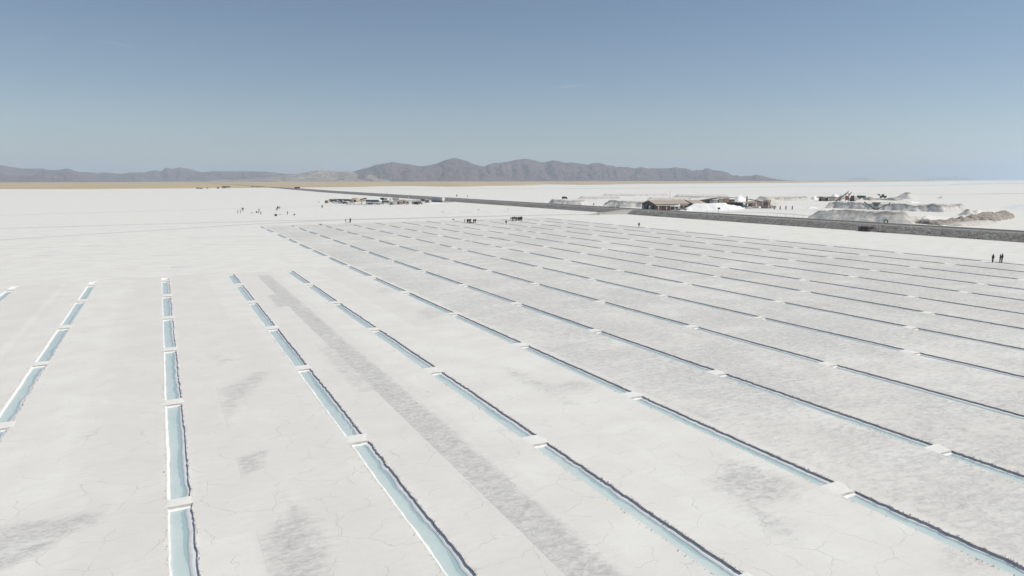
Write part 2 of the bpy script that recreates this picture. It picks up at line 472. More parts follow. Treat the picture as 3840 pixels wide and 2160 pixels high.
YY = np.concatenate([[-60000, -20000, -5000, -1000, -200, -60, -25], Yg, [276, 284, 300, 340, 420, 600, 1000, 2000, 5000, 12000, 30000, 60000]])
def xline(fn):
    yc = np.clip(YY, Y0, Y1); return fn(yc)
GX = np.stack([xline(f) for f in xcols], 1)                      # ny, nx
GY = np.repeat(YY[:, None], GX.shape[1], 1)
ny, nx_ = GX.shape
keep = np.ones((ny - 1, nx_ - 1), bool)
ymid = (YY[:-1] + YY[1:]) / 2
for c, rno in hole_cols.items():
    for (yf, yn) in ROWS[rno][1] + ([ROWS[rno][2]] if ROWS[rno][2] else []):
        keep[(ymid < yf) & (ymid > yn), c] = False
idx = np.arange(ny * nx_).reshape(ny, nx_)
F = np.stack([idx[:-1, :-1], idx[:-1, 1:], idx[1:, 1:], idx[1:, :-1]], -1)[keep]
V = np.stack([GX.ravel(), GY.ravel(), np.zeros(ny * nx_)], 1)
# damp areas: patches in the lanes (sharp raked left edges, ragged right edges) and the dull field on the right
X_, Y_ = V[:, 0], V[:, 1]
def rect(x0, x1, y0, y1, soft=.3, sx0=.03, sx1=.5):
    return (np.clip((X_ - x0) / sx0, 0, 1) * np.clip((x1 - X_) / sx1, 0, 1)
            * np.clip((Y_ - y0) / soft, 0, 1) * np.clip((y1 - Y_) / soft, 0, 1))
def blob(poly, soft):
    out = np.zeros(len(X_)); P = np.array(poly)
    m_ = (X_ > P[:, 0].min() - soft) & (X_ < P[:, 0].max() + soft) & (Y_ > P[:, 1].min() - soft) & (Y_ < P[:, 1].max() + soft)
    out[m_] = np.clip(.5 + poly_sd(X_[m_], Y_[m_], poly) / (2 * soft), 0, 1); return out
damp = np.zeros(len(X_))
for q, k in ((rect(14.13, 16.8, 20.5, 132.5, .6, .06, .9) * np.clip((133 - Y_) / 14, 0, 1) ** .6, .82), (rect(12.67, 14.5, 92.6, 105.2, 1.4, .12, .3), .72),
             (rect(12.67, 14.5, 50.9, 70.7, 1.6, .12, .4), .52),
             (blob([(-8.4, 39.1), (-6.7, 38.9), (-5.3, 38.8), (-3.7, 38.3), (-3.7, 37.2), (-4.8, 36.2), (-5.4, 35.4), (-6.2, 34.8), (-7.3, 34.0), (-9.5, 33)], .6), .74),
             (blob([(-6.1, 49.1), (-6.0, 51.0), (-4.5, 52.8), (-4.6, 51.1)], .35), .55),
             (blob([(3.0, 71.9), (2.95, 65), (3.9, 65.9), (5.8, 67.1), (4.4, 69.4)], 1.0), .55),
             (blob([(2.95, 58), (2.95, 48.4), (3.7, 51.4), (7.1, 60), (7, 62.3), (4.8, 60.3)], .9), .68),
             (blob([(2.95, 42.6), (2.95, 39.5), (4.2, 40.3), (5.2, 43.4)], .3), .7),
             (blob([(2.9, 32.3), (2.9, 24), (4.8, 24), (6.0, 30.7), (5.4, 33.9), (4.6, 37.4), (4.5, 33.6)], .7), .74),
             (blob([at(1860, 1370), at(1930, 1425), at(2010, 1465), at(2100, 1515), at(2195, 1535), at(2120, 1468), at(2230, 1476), at(2262, 1438), at(2155, 1415), at(2080, 1438), at(1990, 1408), at(1915, 1372)], .9), .6),
             (blob([at(2709, 1718), at(2634, 1812), at(2734, 1887), at(2908, 2011), at(2982, 2031), at(2957, 1961), at(2883, 1912), at(3032, 1872), at(3022, 1817), at(2858, 1738)], 1.0), .72),
             (blob([at(3490, 2040), at(3560, 2160), at(3840, 2160), at(3780, 2090), at(3640, 2010)], .6), .55),
             (blob([at(1537, 1167), at(1593, 1200), at(1675, 1189), at(1709, 1178), at(1608, 1144)], 1.2), .55),
             (blob([at(1396, 1080), at(1403, 1100), at(1511, 1098), at(1459, 1073)], 1.2), .5),
             (blob([at(1110, 1000), at(1210, 1018), at(1220, 1010), at(1150, 995)], 1.5), .4),
             (blob([at(1015, 940), at(1060, 948), at(1075, 940), at(1040, 933)], 2), .4)):
    damp = np.maximum(damp, q * k)
field = np.clip((X_ - 32.1) / .6, 0, 1) * np.clip((156 - X_) / 6, 0, 1) * np.clip((276 - Y_) / 12, 0, 1)
big = .5 + .5 * fbm(X_ * .045, Y_ * .05 + 30, 3); mid_ = .5 + .5 * fbm(X_ * .12 + 9, Y_ * .16, 3)
damp = np.maximum(damp, field * np.clip(.46 + .30 * big + .4 * (mid_ - .5), 0.16, .74))
far_ = np.clip((Y_ - 270) / 200, 0, 1) + np.clip((X_ - 230) / 200, 0, 1)
damp = np.maximum(damp, .18 * np.clip(far_, 0, 1))
tone = np.zeros(len(X_))
for i, rno in enumerate(rows_sorted[:-1]):
    a_, b_ = xr_of(rno, Y_), xr_of(rows_sorted[i + 1], Y_) - W_POOL
    rr = random.Random(rno * 5)
    cuts = [0] + sorted(rr.uniform(.12, .9) for _ in range(3)) + [1]
    if rno == 3: cuts = [0, .275, .62, .9, 1]
    for c0, c1 in zip(cuts[:-1], cuts[1:]):
        k0, kf = rr.uniform(0, .55), rr.uniform(0, .55); ysw = rr.uniform(30, 200)
        fr = (X_ - a_) / (b_ - a_)
        m_ = (fr >= c0) & (fr < c1) & (Y_ < (132.5 if rno < 6 else 272)) & (Y_ > -20)
        tone[m_] = np.where(Y_[m_] > ysw, kf, k0)
damp = np.where((X_ > 1.0) & (X_ < 2.96), 0, damp)
damp = np.maximum(damp, .42 * np.clip((Y_ - 132.3) / .5, 0, 1) * np.clip((136 - Y_) / 2, 0, 1) * np.clip((21 - X_) / 2, 0, 1) * np.clip((X_ + 40) / 5, 0, 1) * (.4 + .6 * (vnoise(X_ * .35, 3.3) > 0)))
me = mesh_np('ground', V, F, M_SALT)
attr(me, 'tone', tone)
attr(me, 'damp', damp)
structure('ground', me)

ORD = ['first', 'second', 'third', 'fourth', 'fifth', 'sixth', 'seventh', 'eighth', 'ninth', 'tenth', 'eleventh', 'twelfth',
       'thirteenth', 'fourteenth', 'fifteenth', 'sixteenth', 'seventeenth', 'eighteenth']
def make_pool(rno, k, yf, yn, dry=False, cap=True):
    yc = (yf + yn) / 2; xc = float(xr_of(rno, yc)) - W_POOL / 2
    # sample at the very ground lines so that lip and crust meet
    y = Yg[(Yg >= yn - 1e-6) & (Yg <= yf + 1e-6)]
    dist = math.hypot(xc, yc)
    zw = Z_W if not dry else -.16
    eR, eL = edge_right(rno, y), edge_left(rno, y)
    n = len(y); one = np.ones(n)
    if dry:
        t = thing('dry_salt_pit', f'shallow dry salt pit at the far tip of the {ORD[rno-1]} pool row from left', 'salt pit', (xc, yc, 0), 0, 'dry pits at the row tips')
    else:
        look = 'turquoise brine pool' if dist < 130 else 'narrow dark edged pool'
        t = thing('brine_pool', f'{look}, {ORD[k]} from the far end in the {ORD[rno-1]} row from left', 'brine pool', (xc, yc, 0), 0, 'brine pools cut in the salt crust')
    def strip(cols, name, m, smooth=False):
        P = [np.stack([c[0] - xc, y - yc, c[1]], 1) for c in cols]
        V = np.concatenate(P); q = len(cols)
        I = np.arange(n)[:-1]
        F = np.concatenate([np.stack([I + j * n, I + j * n + 1, I + (j + 1) * n + 1, I + (j + 1) * n], 1) for j in range(q - 1)])
        return link(name, mesh_np(name, V, F, m, smooth), t)
    wob = .03 * fbm(y * .9, rno * 3 + 60, 3); led = .05 * vnoise(y * 1.1, rno * 4 + 80) + .07 * fbm(y * .25, rno + 33, 2)
    pr_ = random.Random(rno * 101 + k); bankx = eL + W_BANK + pr_.uniform(-.05, .09) + .05 * fbm(y * .5, rno * 6 + 20, 3); ex = pr_.uniform(-.03, .09)
    lip = -.004
    if dry:
        strip([(eR + .08, lip * one), (eR, lip * one), (eR - .03, zw * one), (eR - .5, zw * one + .01), (eL + .15, zw * one), (eL, lip * one), (eL - .08, lip * one)], 'pit_floor', M_CLEAN)
    else:
        strip([(eR + .08, lip * one), (eR - .006, (lip - .004) * one), (eR + .022 + wob * .5, -.045 * one), (eR + .005 + wob * .5, -.118 * one)], 'mud_wall', M_MUDWALL)
        strip([(eR + .02, -.106 * one), (eR - .06 + led * .2, -.12 * one), (eR - .235 - ex + led * .7, -.150 * one), (eR - .25 - ex + led * .7, zw * one - .03)], 'salt_ledge', M_CLEAN)
        strip([(bankx + .03, zw * one - .05), (bankx, zw * one + .02), (eL + .05, -.07 * one), (eL, lip * one), (eL - .08, lip * one)], 'salt_bank', M_RIM)
        shade_w = np.clip(.13 + .15 * fbm(y * .35, rno * 2 + k * 7, 3) + .03 * vnoise(y * 2.2, rno), .03, .4)  # wavy width of the painted shade band along the ledge
        wx = [eR + .02, eR - .235 - ex + led * .7 - shade_w, eR - .265 - ex + led * .7 - shade_w, eR * .45 + eL * .55, eL + .06]
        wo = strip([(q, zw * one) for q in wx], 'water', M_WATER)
        attr(wo.data, 'ledge_shade', np.concatenate([q * one for q in (1, .85, .12, 0, 0)]))  # painted shade: full at the ledge, fading out across the water
    # end faces (far end looks back to the camera) with a salt crust at the water line
    for nm, ye, s in (('far_end', yf, -1), ('near_end', yn, 1)):
        xa, xb = float(edge_left(rno, ye)) - .04, float(edge_right(rno, ye)) + .04
        xs = np.linspace(xa, xb, 9) - xc; jit = .03 * vnoise(xs * 3 + rno, ye)
        e = lambda off: ye - yc + s * off + jit
        def lip_strip(nm_, cols, m_):
            V = np.concatenate([np.stack([xs, yy, np.full(9, z)], 1) for yy, z in cols])
            I = np.arange(8); F = np.concatenate([np.stack([I + j * 9, I + j * 9 + 1, I + (j + 1) * 9 + 1, I + (j + 1) * 9], 1) for j in range(len(cols) - 1)])
            link(nm_, mesh_np(nm_, V, F, m_), t)
        if dry: lip_strip('end_face', [(e(-.1), lip), (e(0), lip), (e(.06), zw)], M_RAKED)
        else:
            lip_strip('end_face', [(e(-.1), lip), (e(0), lip - .003), (e(.015), -.05), (e(.02), -.10)], M_ENDW)
            lip_strip('end_ledge', [(e(.0), -.085), (e(.03), -.105), (e(.13), -.135), (e(.15), zw - .03)], M_CLEAN)
    return t

def make_divider(rno, ya, yb, pool):
    """raked salt bridge that closes the near end of a pool"""
    yc = (ya + yb) / 2; xl, xr = float(edge_left(rno, yc)) - .6, float(edge_right(rno, yc)) + .7
    xc = (xl + xr) / 2
    gx = np.linspace(xl, xr, 26) - xc; gy = np.linspace(yb + .02, ya - .02, 11) - yc
    X, Y = np.meshgrid(gx, gy)
    inx = np.minimum(X + xc - (xl + .6), (xr - .7) - (X + xc))          # metres inside the width of the row
    u = np.clip(.8 + inx / .42 + .8 * fbm(X * 1.4 + rno * 5, Y * 1.6 + yc, 3), 0, 1)
    Z = -.022 + .036 * u + .010 * fbm(X * 3 + rno * 3, Y * 3 + yc, 3)
    Z = np.where(inx > 0, np.maximum(Z, .006), Z)
    ny, nx = X.shape; idx = np.arange(ny * nx).reshape(ny, nx)
    F = np.stack([idx[:-1, :-1], idx[:-1, 1:], idx[1:, 1:], idx[1:, :-1]], -1).reshape(-1, 4)
    me = mesh_np('salt_bridge', np.stack([X.ravel(), Y.ravel(), Z.ravel()], 1), F, M_RAKED, True)
    return link('salt_bridge', me, pool, (xc - pool.location.x, yc - pool.location.y, 0))

for rno in rows_sorted:
    segs = ROWS[rno][1]
    if ROWS[rno][2]: make_pool(rno, 0, *ROWS[rno][2], dry=True)
    for k, (yf, yn) in enumerate(segs):
        t = make_pool(rno, k, yf, yn)
        if k + 1 < len(segs) and yn - segs[k + 1][0] > .5: make_divider(rno, yn, segs[k + 1][0], t)

bm = bmesh.new(); rr = random.Random(9)
for rno in (2, 3, 4, 5, 6, 7):
    for (yf, yn) in ROWS[rno][1]:
        if yn > 75: continue
        n_ = int((yf - yn) * 22)
        for _ in range(n_):
            y_ = rr.uniform(yn, yf); sd_ = rr.random()
            x_ = float(edge_right(rno, y_)) + abs(rr.gauss(0, .05)) + .005 if sd_ < .75 else float(edge_left(rno, y_)) - abs(rr.gauss(0, .07)) - .02
            s_ = rr.uniform(.015, .045) * (1.8 if rr.random() < .1 else 1)
            M = Matrix.Translation((x_, y_, s_ * .4)) @ Matrix.Rotation(rr.uniform(0, 6), 4, Vector((rr.random(), rr.random(), rr.random() + .1)).normalized())
            v = [bm.verts.new(M @ (Vector(p) * s_)) for p in ((1, 0, .1), (-.9, .4, 0), (0, -1, .2), (.1, .2, 1.0))]
            for f in ((0, 1, 3), (1, 2, 3), (2, 0, 3), (0, 2, 1)): bm.faces.new([v[i] for i in f])
me = bpy.data.meshes.new('salt_crumbs'); bm.to_mesh(me); bm.free(); me.materials.append(mat('salt_crumb', (.70, .66, .62), .9, .25, 9))
tag(link('salt_crumbs', me), kind='stuff')

# ------------------------------------------------------------------ dirt tracks across the salt
M_TRACK = mat('driven_salt', (.60, .585, .555), .9, .06, .25, .3, .03)
M_TRACK2 = mat('faint_track', (.665, .65, .615), .9, .05, .25, .2, .02)
def ribbon(name, pts, widths, m, z, step=4.0, wob=.5):
    P = [Vector((*q, 0)) for q in pts]
    out = []; 
    for i in range(len(P) - 1):
        L = (P[i + 1] - P[i]).length; n = max(2, int(L / step))
        for k in range(n + (i == len(P) - 2)):
            t = k / n; out.append((P[i].lerp(P[i + 1], t), widths[i] * (1 - t) + widths[i + 1] * t))
    V = []
    for i, (p, w) in enumerate(out):
        a = out[max(0, i - 1)][0]; b = out[min(len(out) - 1, i + 1)][0]
        d = (b - a).normalized(); nrm = Vector((-d.y, d.x, 0))
        j1, j2 = (wob * float(vnoise(i * .31, k * 9.7 + z * 100)) for k in (1, 2))
        for s in (-.5 * w + j1, 0, .5 * w + j2):
            q = p + nrm * s; V.append((q.x, q.y, z))
    F = []
    for i in range(len(out) - 1):
        for k in range(2): F.append((3 * i + k, 3 * i + k + 1, 3 * i + k + 4, 3 * i + k + 3))
    return structure(name, mesh_np(name, V, F, m))
ribbon('dirt_track', [(187, 279), (176, 286), (152, 289.6), (130, 290.5), (105, 291.8), (82, 293.5), (70, 294.5)], [6, 7, 8, 9, 9.5, 9.5, 9], M_TRACK, .012)
ribbon('dirt_track', [(70, 293.5), (32, 281.7), (-10.3, 257.3), (-41.5, 239.5), (-110, 200)], [6, 3.4, 2.6, 2.2, 2], M_TRACK, .008, wob=.3)
ribbon('dirt_track', [(70, 296), (34, 300.3), (-11.7, 300), (-51, 298), (-140, 292)], [8, 7, 6, 5, 5], M_TRACK2, .016)
ribbon('dirt_track', [(150, 462), (125, 464), (98, 467), (52, 448), (-16, 428), (-71, 415), (-190, 390)], [8, 7, 5, 4, 4, 4, 4], M_TRACK2, .012)

for a, b, w in (((880, 905), (1080, 902), 1.6), ((760, 918), (1010, 914), 1.4), ((700, 893), (1000, 886), 1.8), ((300, 925), (560, 918), 1.4), ((120, 960), (420, 951), 1.3), ((560, 960), (760, 955), 1.0), ((-60, 935), (200, 927), 1.6), ((640, 1003), (720, 1000), 1.6)):
    ribbon('faint_streak', [at(*a), at(*b)], [w, w * .6], M_TRACK2, .006, 2.0, .5)
# ------------------------------------------------------------------ grassland beyond the salt, hills, haze
M_GRASS = mat('dry_grassland', (.505, .395, .225), .95, .12, .004, 0, 0, stretch=(1, 1, 1), alt=(.53, .43, .27))
edge_px = [(-900, 711), (0, 709), (200, 709.5), (330, 710), (480, 708), (700, 706.5), (900, 705), (1050, 704), (1200, 702.5), (1350, 701.3), (1440, 698.5), (1520, 697.8), (1600, 698.5), (1680, 700.5),
           (1760, 700), (1820, 697.5), (1900, 696.4), (2000, 695), (2040, 691.6), (2100, 692.0), (2180, 693.4), (2280, 692.2), (2400, 689.8), (2600, 688.2), (2800, 686.9), (3000, 685.4), (3200, 682.9), (3400, 680.8), (3600, 677.6), (3800, 675.2), (3840, 674.8), (4300, 673.6)]
inner = [at(*q) for q in edge_px]
V, F = [], []
for i, (x, y) in enumerate(inner):
    d = math.hypot(x, y)
    for dd, z in ((d, -.1), (d + 6, .35), (d * 1.6 + 900, .4), (58000, .5)):
        dd = max(dd, d); V.append((x / d * dd, y / d * dd, z))
for i in range(len(inner) - 1):
    for k in range(3): F.append((4 * i + k, 4 * i + 4 + k, 4 * i + 5 + k, 4 * i + 1 + k))
structure('grassland', mesh_np('grassland', V, F, M_GRASS))
M_FARSALT = mat('wet_salt_band', (.62, .62, .61), .9, .08, .01)
def far_band(pxs, h):
    a = [at(x, y) for x, y in pxs]; b = [at(x, y - hh) for (x, y), hh in zip(pxs, h)]
    n = len(a); V = [(*q, .05) for q in a] + [(*q, .05) for q in b]
    F = [(i, i + 1, n + i + 1, n + i) for i in range(n - 1)]
    structure('wet_salt_band', mesh_np('wet_salt_band', V, F, M_FARSALT))
far_band([(1200, 707.5), (1500, 709), (1900, 708.5), (2300, 707.5), (2500, 706), (2800, 703), (3060, 700.5), (3400, 697.5), (3600, 694)], [.6, 1.4, 1.6, 1.6, 1.8, 1.6, 1.8, 2.2, 1.0])
far_band([(3550, 692.5), (3660, 691.5), (3760, 689.5), (3900, 687)], [.6, 3.2, 3.0, 2])
far_band([(2950, 728.5), (3200, 727), (3420, 728), (3600, 730), (3700, 729), (3850, 727)], [.6, .8, 1.2, 1.6, 3.2, 2.5])

def mountain_mat(name, a, b):
    m, nt, bs = _nodes(name)
    v = _geo(nt)
    f = _noise(nt, v, .0022, 6, .62); g = _noise(nt, v, .0007, 3, .5)
    c = _mix(nt, _range(nt, f, .3, .7), a, b)
    c = _mix(nt, _range(nt, g, .42, .65, 0, .5), c, tuple(q * .8 for q in b))
    nt.links.new(c, bs.inputs['Base Color']); bs.inputs['Roughness'].default_value = .95
    bs.inputs['Specular IOR Level'].default_value = .05
    _bump(nt, bs, _noise(nt, v, .0035, 6, .65), 1.0, 220.0)
    return m
M_MTN = mountain_mat('bare_rock_hills', (.115, .083, .096), (.29, .205, .205))
M_PALE = mountain_mat('pale_ash_hills', (.24, .19, .17), (.60, .52, .43))
M_FARM = mountain_mat('far_blue_hills', (.16, .14, .15), (.2, .17, .18))
def mountain_range(label, pxs, D, m, depth, seed, rough=.6):
    xs = np.array([q[0] for q in pxs], float); yv = np.array([q[1] for q in pxs], float)
    nU, nV = int(max(40, (xs[-1] - xs[0]) / 3.2)), 34
    U = np.linspace(xs[0], xs[-1], nU); top = np.interp(U, xs, yv)
    top = top + .9 * fbm(U * .09, seed * 3.3, 3) * np.clip(1, 0, 1)
    pts = np.array([sight(u, 676) for u in U]); L = np.hypot(pts[:, 0], pts[:, 1])
    dirx, diry = pts[:, 0] / L, pts[:, 1] / L
    hor = np.array([1080 + (-CAM_F * math.tan(PITCH)) + math.tan(ROLL) * (u - 1920) for u in U])
    H = np.maximum(CAM_H + (hor - top) * D / CAM_F * np.cos(np.arctan((U - 1920) / CAM_F)), 0)
    V = np.zeros((nV, nU, 3))
    vv = np.linspace(0, 1, nV)
    for j, t in enumerate(vv):
        if t < .72:
            k = t / .72; d = D - depth * (1 - k)
            prof = k ** 1.25
            spur = fbm(U * .014 + 11 * seed + .35 * k, k * 2.2 + seed, 5)
            spur2 = 1 - np.abs(fbm(U * .02 + 3 * seed + .5 * k, k * 1.3 + 9 + seed, 4)) * 2
            z = H * prof * (1 + rough * (spur + .8 * (spur2 - .5)) * (1 - k) * 1.6) + H * .10 * spur * k * (1 - k) * 4
            z = np.minimum(z, np.maximum(H * (d / D) * .985, 0))
        else:
            k = (t - .72) / .28; d = D + depth * .8 * k; z = H * (1 - k) ** 1.3
        if t == 0: z = z * 0
        dd = d + depth * .03 * fbm(U * .02 + seed, t * 3, 3) * (1 if .02 < t < .7 else 0)
        V[j, :, 0] = dirx * dd; V[j, :, 1] = diry * dd; V[j, :, 2] = z - 2.0
    idx = np.arange(nV * nU).reshape(nV, nU)
    F = np.stack([idx[:-1, :-1], idx[:-1, 1:], idx[1:, 1:], idx[1:, :-1]], -1).reshape(-1, 4)
    o = structure('mountain_range', mesh_np('mountain_range', V.reshape(-1, 3), F, m, True))
    o['label'] = label
    return o
z1 = lambda l: [(u * .24845, 580 + v * .24845) for u, v in l]
z2 = lambda l: [(600 + u * .24845, 580 + v * .24845) for u, v in l]
z3 = lambda l: [(1200 + u * .24845, 580 + v * .24845) for u, v in l]
z4 = lambda l: [(1800 + u * .24845, 580 + v * .24845) for u, v in l]
z5 = lambda l: [(2400 + u * .24845, 580 + v * .24845) for u, v in l]
z6 = lambda l: [(3000 + u * .32609, 640 + v * .32609) for u, v in l]
mountain_range('long low violet range on the far left', [(-700, 640), (-350, 612), (-120, 625)] + z1([(0, 152), (60, 155), (160, 180), (230, 182), (340, 207), (480, 205), (680, 208), (760, 228), (860, 222), (930, 222), (1010, 207), (1060, 212), (1150, 245), (1230, 262), (1390, 260), (1480, 275), (1560, 268), (1700, 275), (1860, 285), (1960, 268), (2200, 268), (2300, 240), (2370, 235), (2440, 250), (2490, 210), (2540, 188)]) +
               z2([(120, 190), (180, 210), (250, 208), (300, 190), (390, 203), (460, 212), (560, 240), (650, 265), (800, 250), (1000, 245), (1200, 247), (1570, 250), (1700, 262), (1900, 285), (2200, 300), (2500, 395)]), 17000, M_MTN, 3600, 1.3)
mountain_range('darker foothills before the left range', [(-500, 655), (-200, 662)] + z1([(0, 330), (120, 318), (300, 312), (480, 320), (560, 290), (690, 245), (760, 262), (900, 270), (1060, 255), (1200, 300), (1280, 330), (1420, 350), (1560, 385), (1800, 390), (2100, 398)]), 13500, M_MTN, 2200, 4.1)
mountain_range('pale ash coloured foothills left of the dark mountains', z2([(700, 402), (820, 380), (1100, 374), (1300, 368), (1420, 345), (1650, 342), (1950, 302), (2200, 265), (2400, 228)]) + z3([(0, 230), (150, 240), (300, 250), (430, 242), (500, 262), (580, 282), (640, 312), (700, 285), (740, 278), (850, 305), (980, 345), (1100, 380), (1300, 398)]), 11300, M_PALE, 1900, 7.7, .4)
mountain_range('rounded double peaked dark mountain', z3([(330, 330), (450, 275), (540, 240), (650, 210), (750, 188), (850, 150), (970, 130), (1060, 115), (1110, 108), (1180, 122), (1330, 138), (1430, 150), (1510, 175), (1570, 172), (1700, 150), (1780, 130), (1870, 95), (1990, 55), (2060, 52), (2150, 75), (2220, 95), (2290, 130), (2380, 155), (2470, 175), (2560, 250), (2640, 300)]) + z4([(300, 360), (420, 396)]), 12200, M_MTN, 2400, 2.6)
mountain_range('long ragged mountain range right of centre', z3([(2200, 360), (2330, 250)]) + z4([(0, 200), (60, 175), (130, 150), (200, 122), (300, 120), (430, 105), (540, 78), (650, 68), (700, 62), (830, 82), (900, 108), (980, 108), (1080, 82), (1200, 98), (1270, 120), (1400, 117), (1540, 130), (1620, 152), (1720, 120), (1800, 122), (1900, 155), (1980, 160), (2060, 180), (2150, 180), (2250, 190), (2330, 205), (2440, 180), (2480, 200)]) +
               z5([(0, 190), (80, 200), (250, 205), (400, 205), (520, 190), (640, 205), (700, 208), (790, 240), (850, 228), (940, 225), (990, 198), (1040, 205), (1080, 230), (1230, 240), (1320, 270), (1400, 315), (1470, 312), (1520, 328), (1600, 315), (1680, 315), (1750, 298), (1860, 320), (1980, 350), (2080, 370), (2200, 383), (2400, 391)]), 13000, M_MTN, 2600, 5.2, .85)
mountain_range('tiny pale hill on the horizon at the right', z6([(430, 106), (540, 101), (640, 80), (680, 74), (760, 79), (820, 97), (900, 106)]), 38000, M_FARM, 4000, 3.9)
mountain_range('farthest pale hills at the right edge', z6([(1380, 106), (1440, 98), (1560, 80), (1680, 70), (1740, 79), (1800, 66), (1850, 78), (1900, 74), (1980, 97), (2080, 100), (2200, 96), (2300, 104)]), 44000, M_FARM, 4000, 8.4)

hz = MB(); hz.box((0, 0, 0), (124000, 124000, 900))
m_hz = bpy.data.materials.new('haze_air'); m_hz.use_nodes = True
nt = m_hz.node_tree; nt.nodes.clear()
o_ = nt.nodes.new('ShaderNodeOutputMaterial'); pv = nt.nodes.new('ShaderNodeVolumePrincipled')
pv.inputs['Color'].default_value = (.68, .825, 1.0, 1); pv.inputs['Density'].default_value = 5.4e-5; pv.inputs['Anisotropy'].default_value = 0.0
nt.links.new(pv.outputs[0], o_.inputs['Volume'])
h_o = hz.build('haze', m_hz, loc=(0, 0, 448.0)); tag(h_o, kind='stuff')

# ------------------------------------------------------------------ the raised road
M_GRAVEL = mat('embankment_gravel', (.25, .236, .218), .95, .38, .55, .8, .25)
M_SHOULDER = mat('gravel_shoulder', (.265, .262, .245), .95, .1, .6, .5, .05)
M_ASPH = mat('asphalt', (.105, .103, .098), .88, .12, .4, .3, .01)
M_PAINT = mat('road_paint', (.62, .62, .58), .7, .12, 1.2)
def road_x(y):
    y = np.asarray(y, float)
    return 203.6 + np.interp(y, [-500, 300, 700, 1000, 1500, 2300, 5300, 12000], [0, -1.5, 0, 2.5, 22, 45, 84, 120])
ry = np.concatenate([np.arange(-300, 60, 12), np.arange(60, 260, 1.5), np.arange(260, 700, 4), np.arange(700, 1600, 15), np.arange(1600, 5400, 120), [7000, 9000, 11000]])
prof = [(-.4, -.15), (.0, .05), (1.2, .5), (2.4, 1.0), (3.6, 1.45), (4.7, 1.82), (5.6, 1.93)]
fade = np.interp(ry, [0, 1480, 1900, 12000], [1, 1, .35, .3])
V = []
for dx, z in prof:
    j = .34 * fbm(ry * .31 + dx * 3, dx * 2.1, 3) if 0 < z < 1.9 else .5 * fbm(ry * .13, dx * 9, 3) * (z < .1)
    V.append(np.stack([road_x(ry) + dx + j * 1.2, ry, z * fade + (.35 * j if .1 < z < 1.9 else 0)], 1))
V.append(np.stack([road_x(ry) + 22.6, ry, -.15 + 0 * ry], 1)); base_far = V.pop()
n = len(ry)
def lay(name, cols, m):
    V = np.concatenate(cols); I = np.arange(n)[:-1]
    F = np.concatenate([np.stack([I + j * n, I + (j + 1) * n, I + (j + 1) * n + 1, I + j * n + 1], 1) for j in range(len(cols) - 1)])
    return structure(name, mesh_np(name, V, F, m))
col = lambda dx, z: np.stack([road_x(ry) + dx, ry, z * fade], 1)
lay('road_embankment', V, M_GRAVEL)
lay('road_shoulder', [col(5.6, 1.93), col(7.2, 1.97), col(10.2, 2.0), col(16.9, 2.0), col(18.3, 1.95), col(19.0, 1.85), col(22.6, -.1)], M_SHOULDER)
lay('road', [col(9.9, 2.006), col(13.3, 2.05), col(16.8, 2.006)], M_ASPH)
for dx in (10.15, 16.5):
    lay('road_marking', [np.stack([road_x(ry) + dx - .06, ry, (2.010 + (.004 if dx < 11 else .005)) * fade], 1), np.stack([road_x(ry) + dx + .06, ry, 2.016 * fade], 1)], M_PAINT)
# ramp from the dirt track up to the road
M_RAMP = mat('ramp_dirt', (.46, .44, .40), .95, .1, .8, .4, .05)
rb = MB()
prof_r = [(183, -.05), (187, .1), (193, .55), (200, 1.2), (206, 1.82), (210.5, 2.02), (210.5, -.1)]
bm = rb.bm
A = [bm.verts.new((x, 285.5 - (x - 183) * .05, z)) for x, z in prof_r]; B = [bm.verts.new((x, 277.5 - (x - 183) * .02, z)) for x, z in prof_r]
A2 = [bm.verts.new((x, 285.5 + max(z, 0) * 1.5, -.1)) for x, z in prof_r]; B2 = [bm.verts.new((x, 277.0 - max(z, 0) * 1.6, -.1)) for x, z in prof_r]
for a, b in ((A, B), (A2, A), (B, B2)):
    for i in range(len(prof_r) - 2): bm.faces.new((a[i], a[i + 1], b[i + 1], b[i]))
tag(rb.build('road_ramp', M_RAMP), kind='structure')

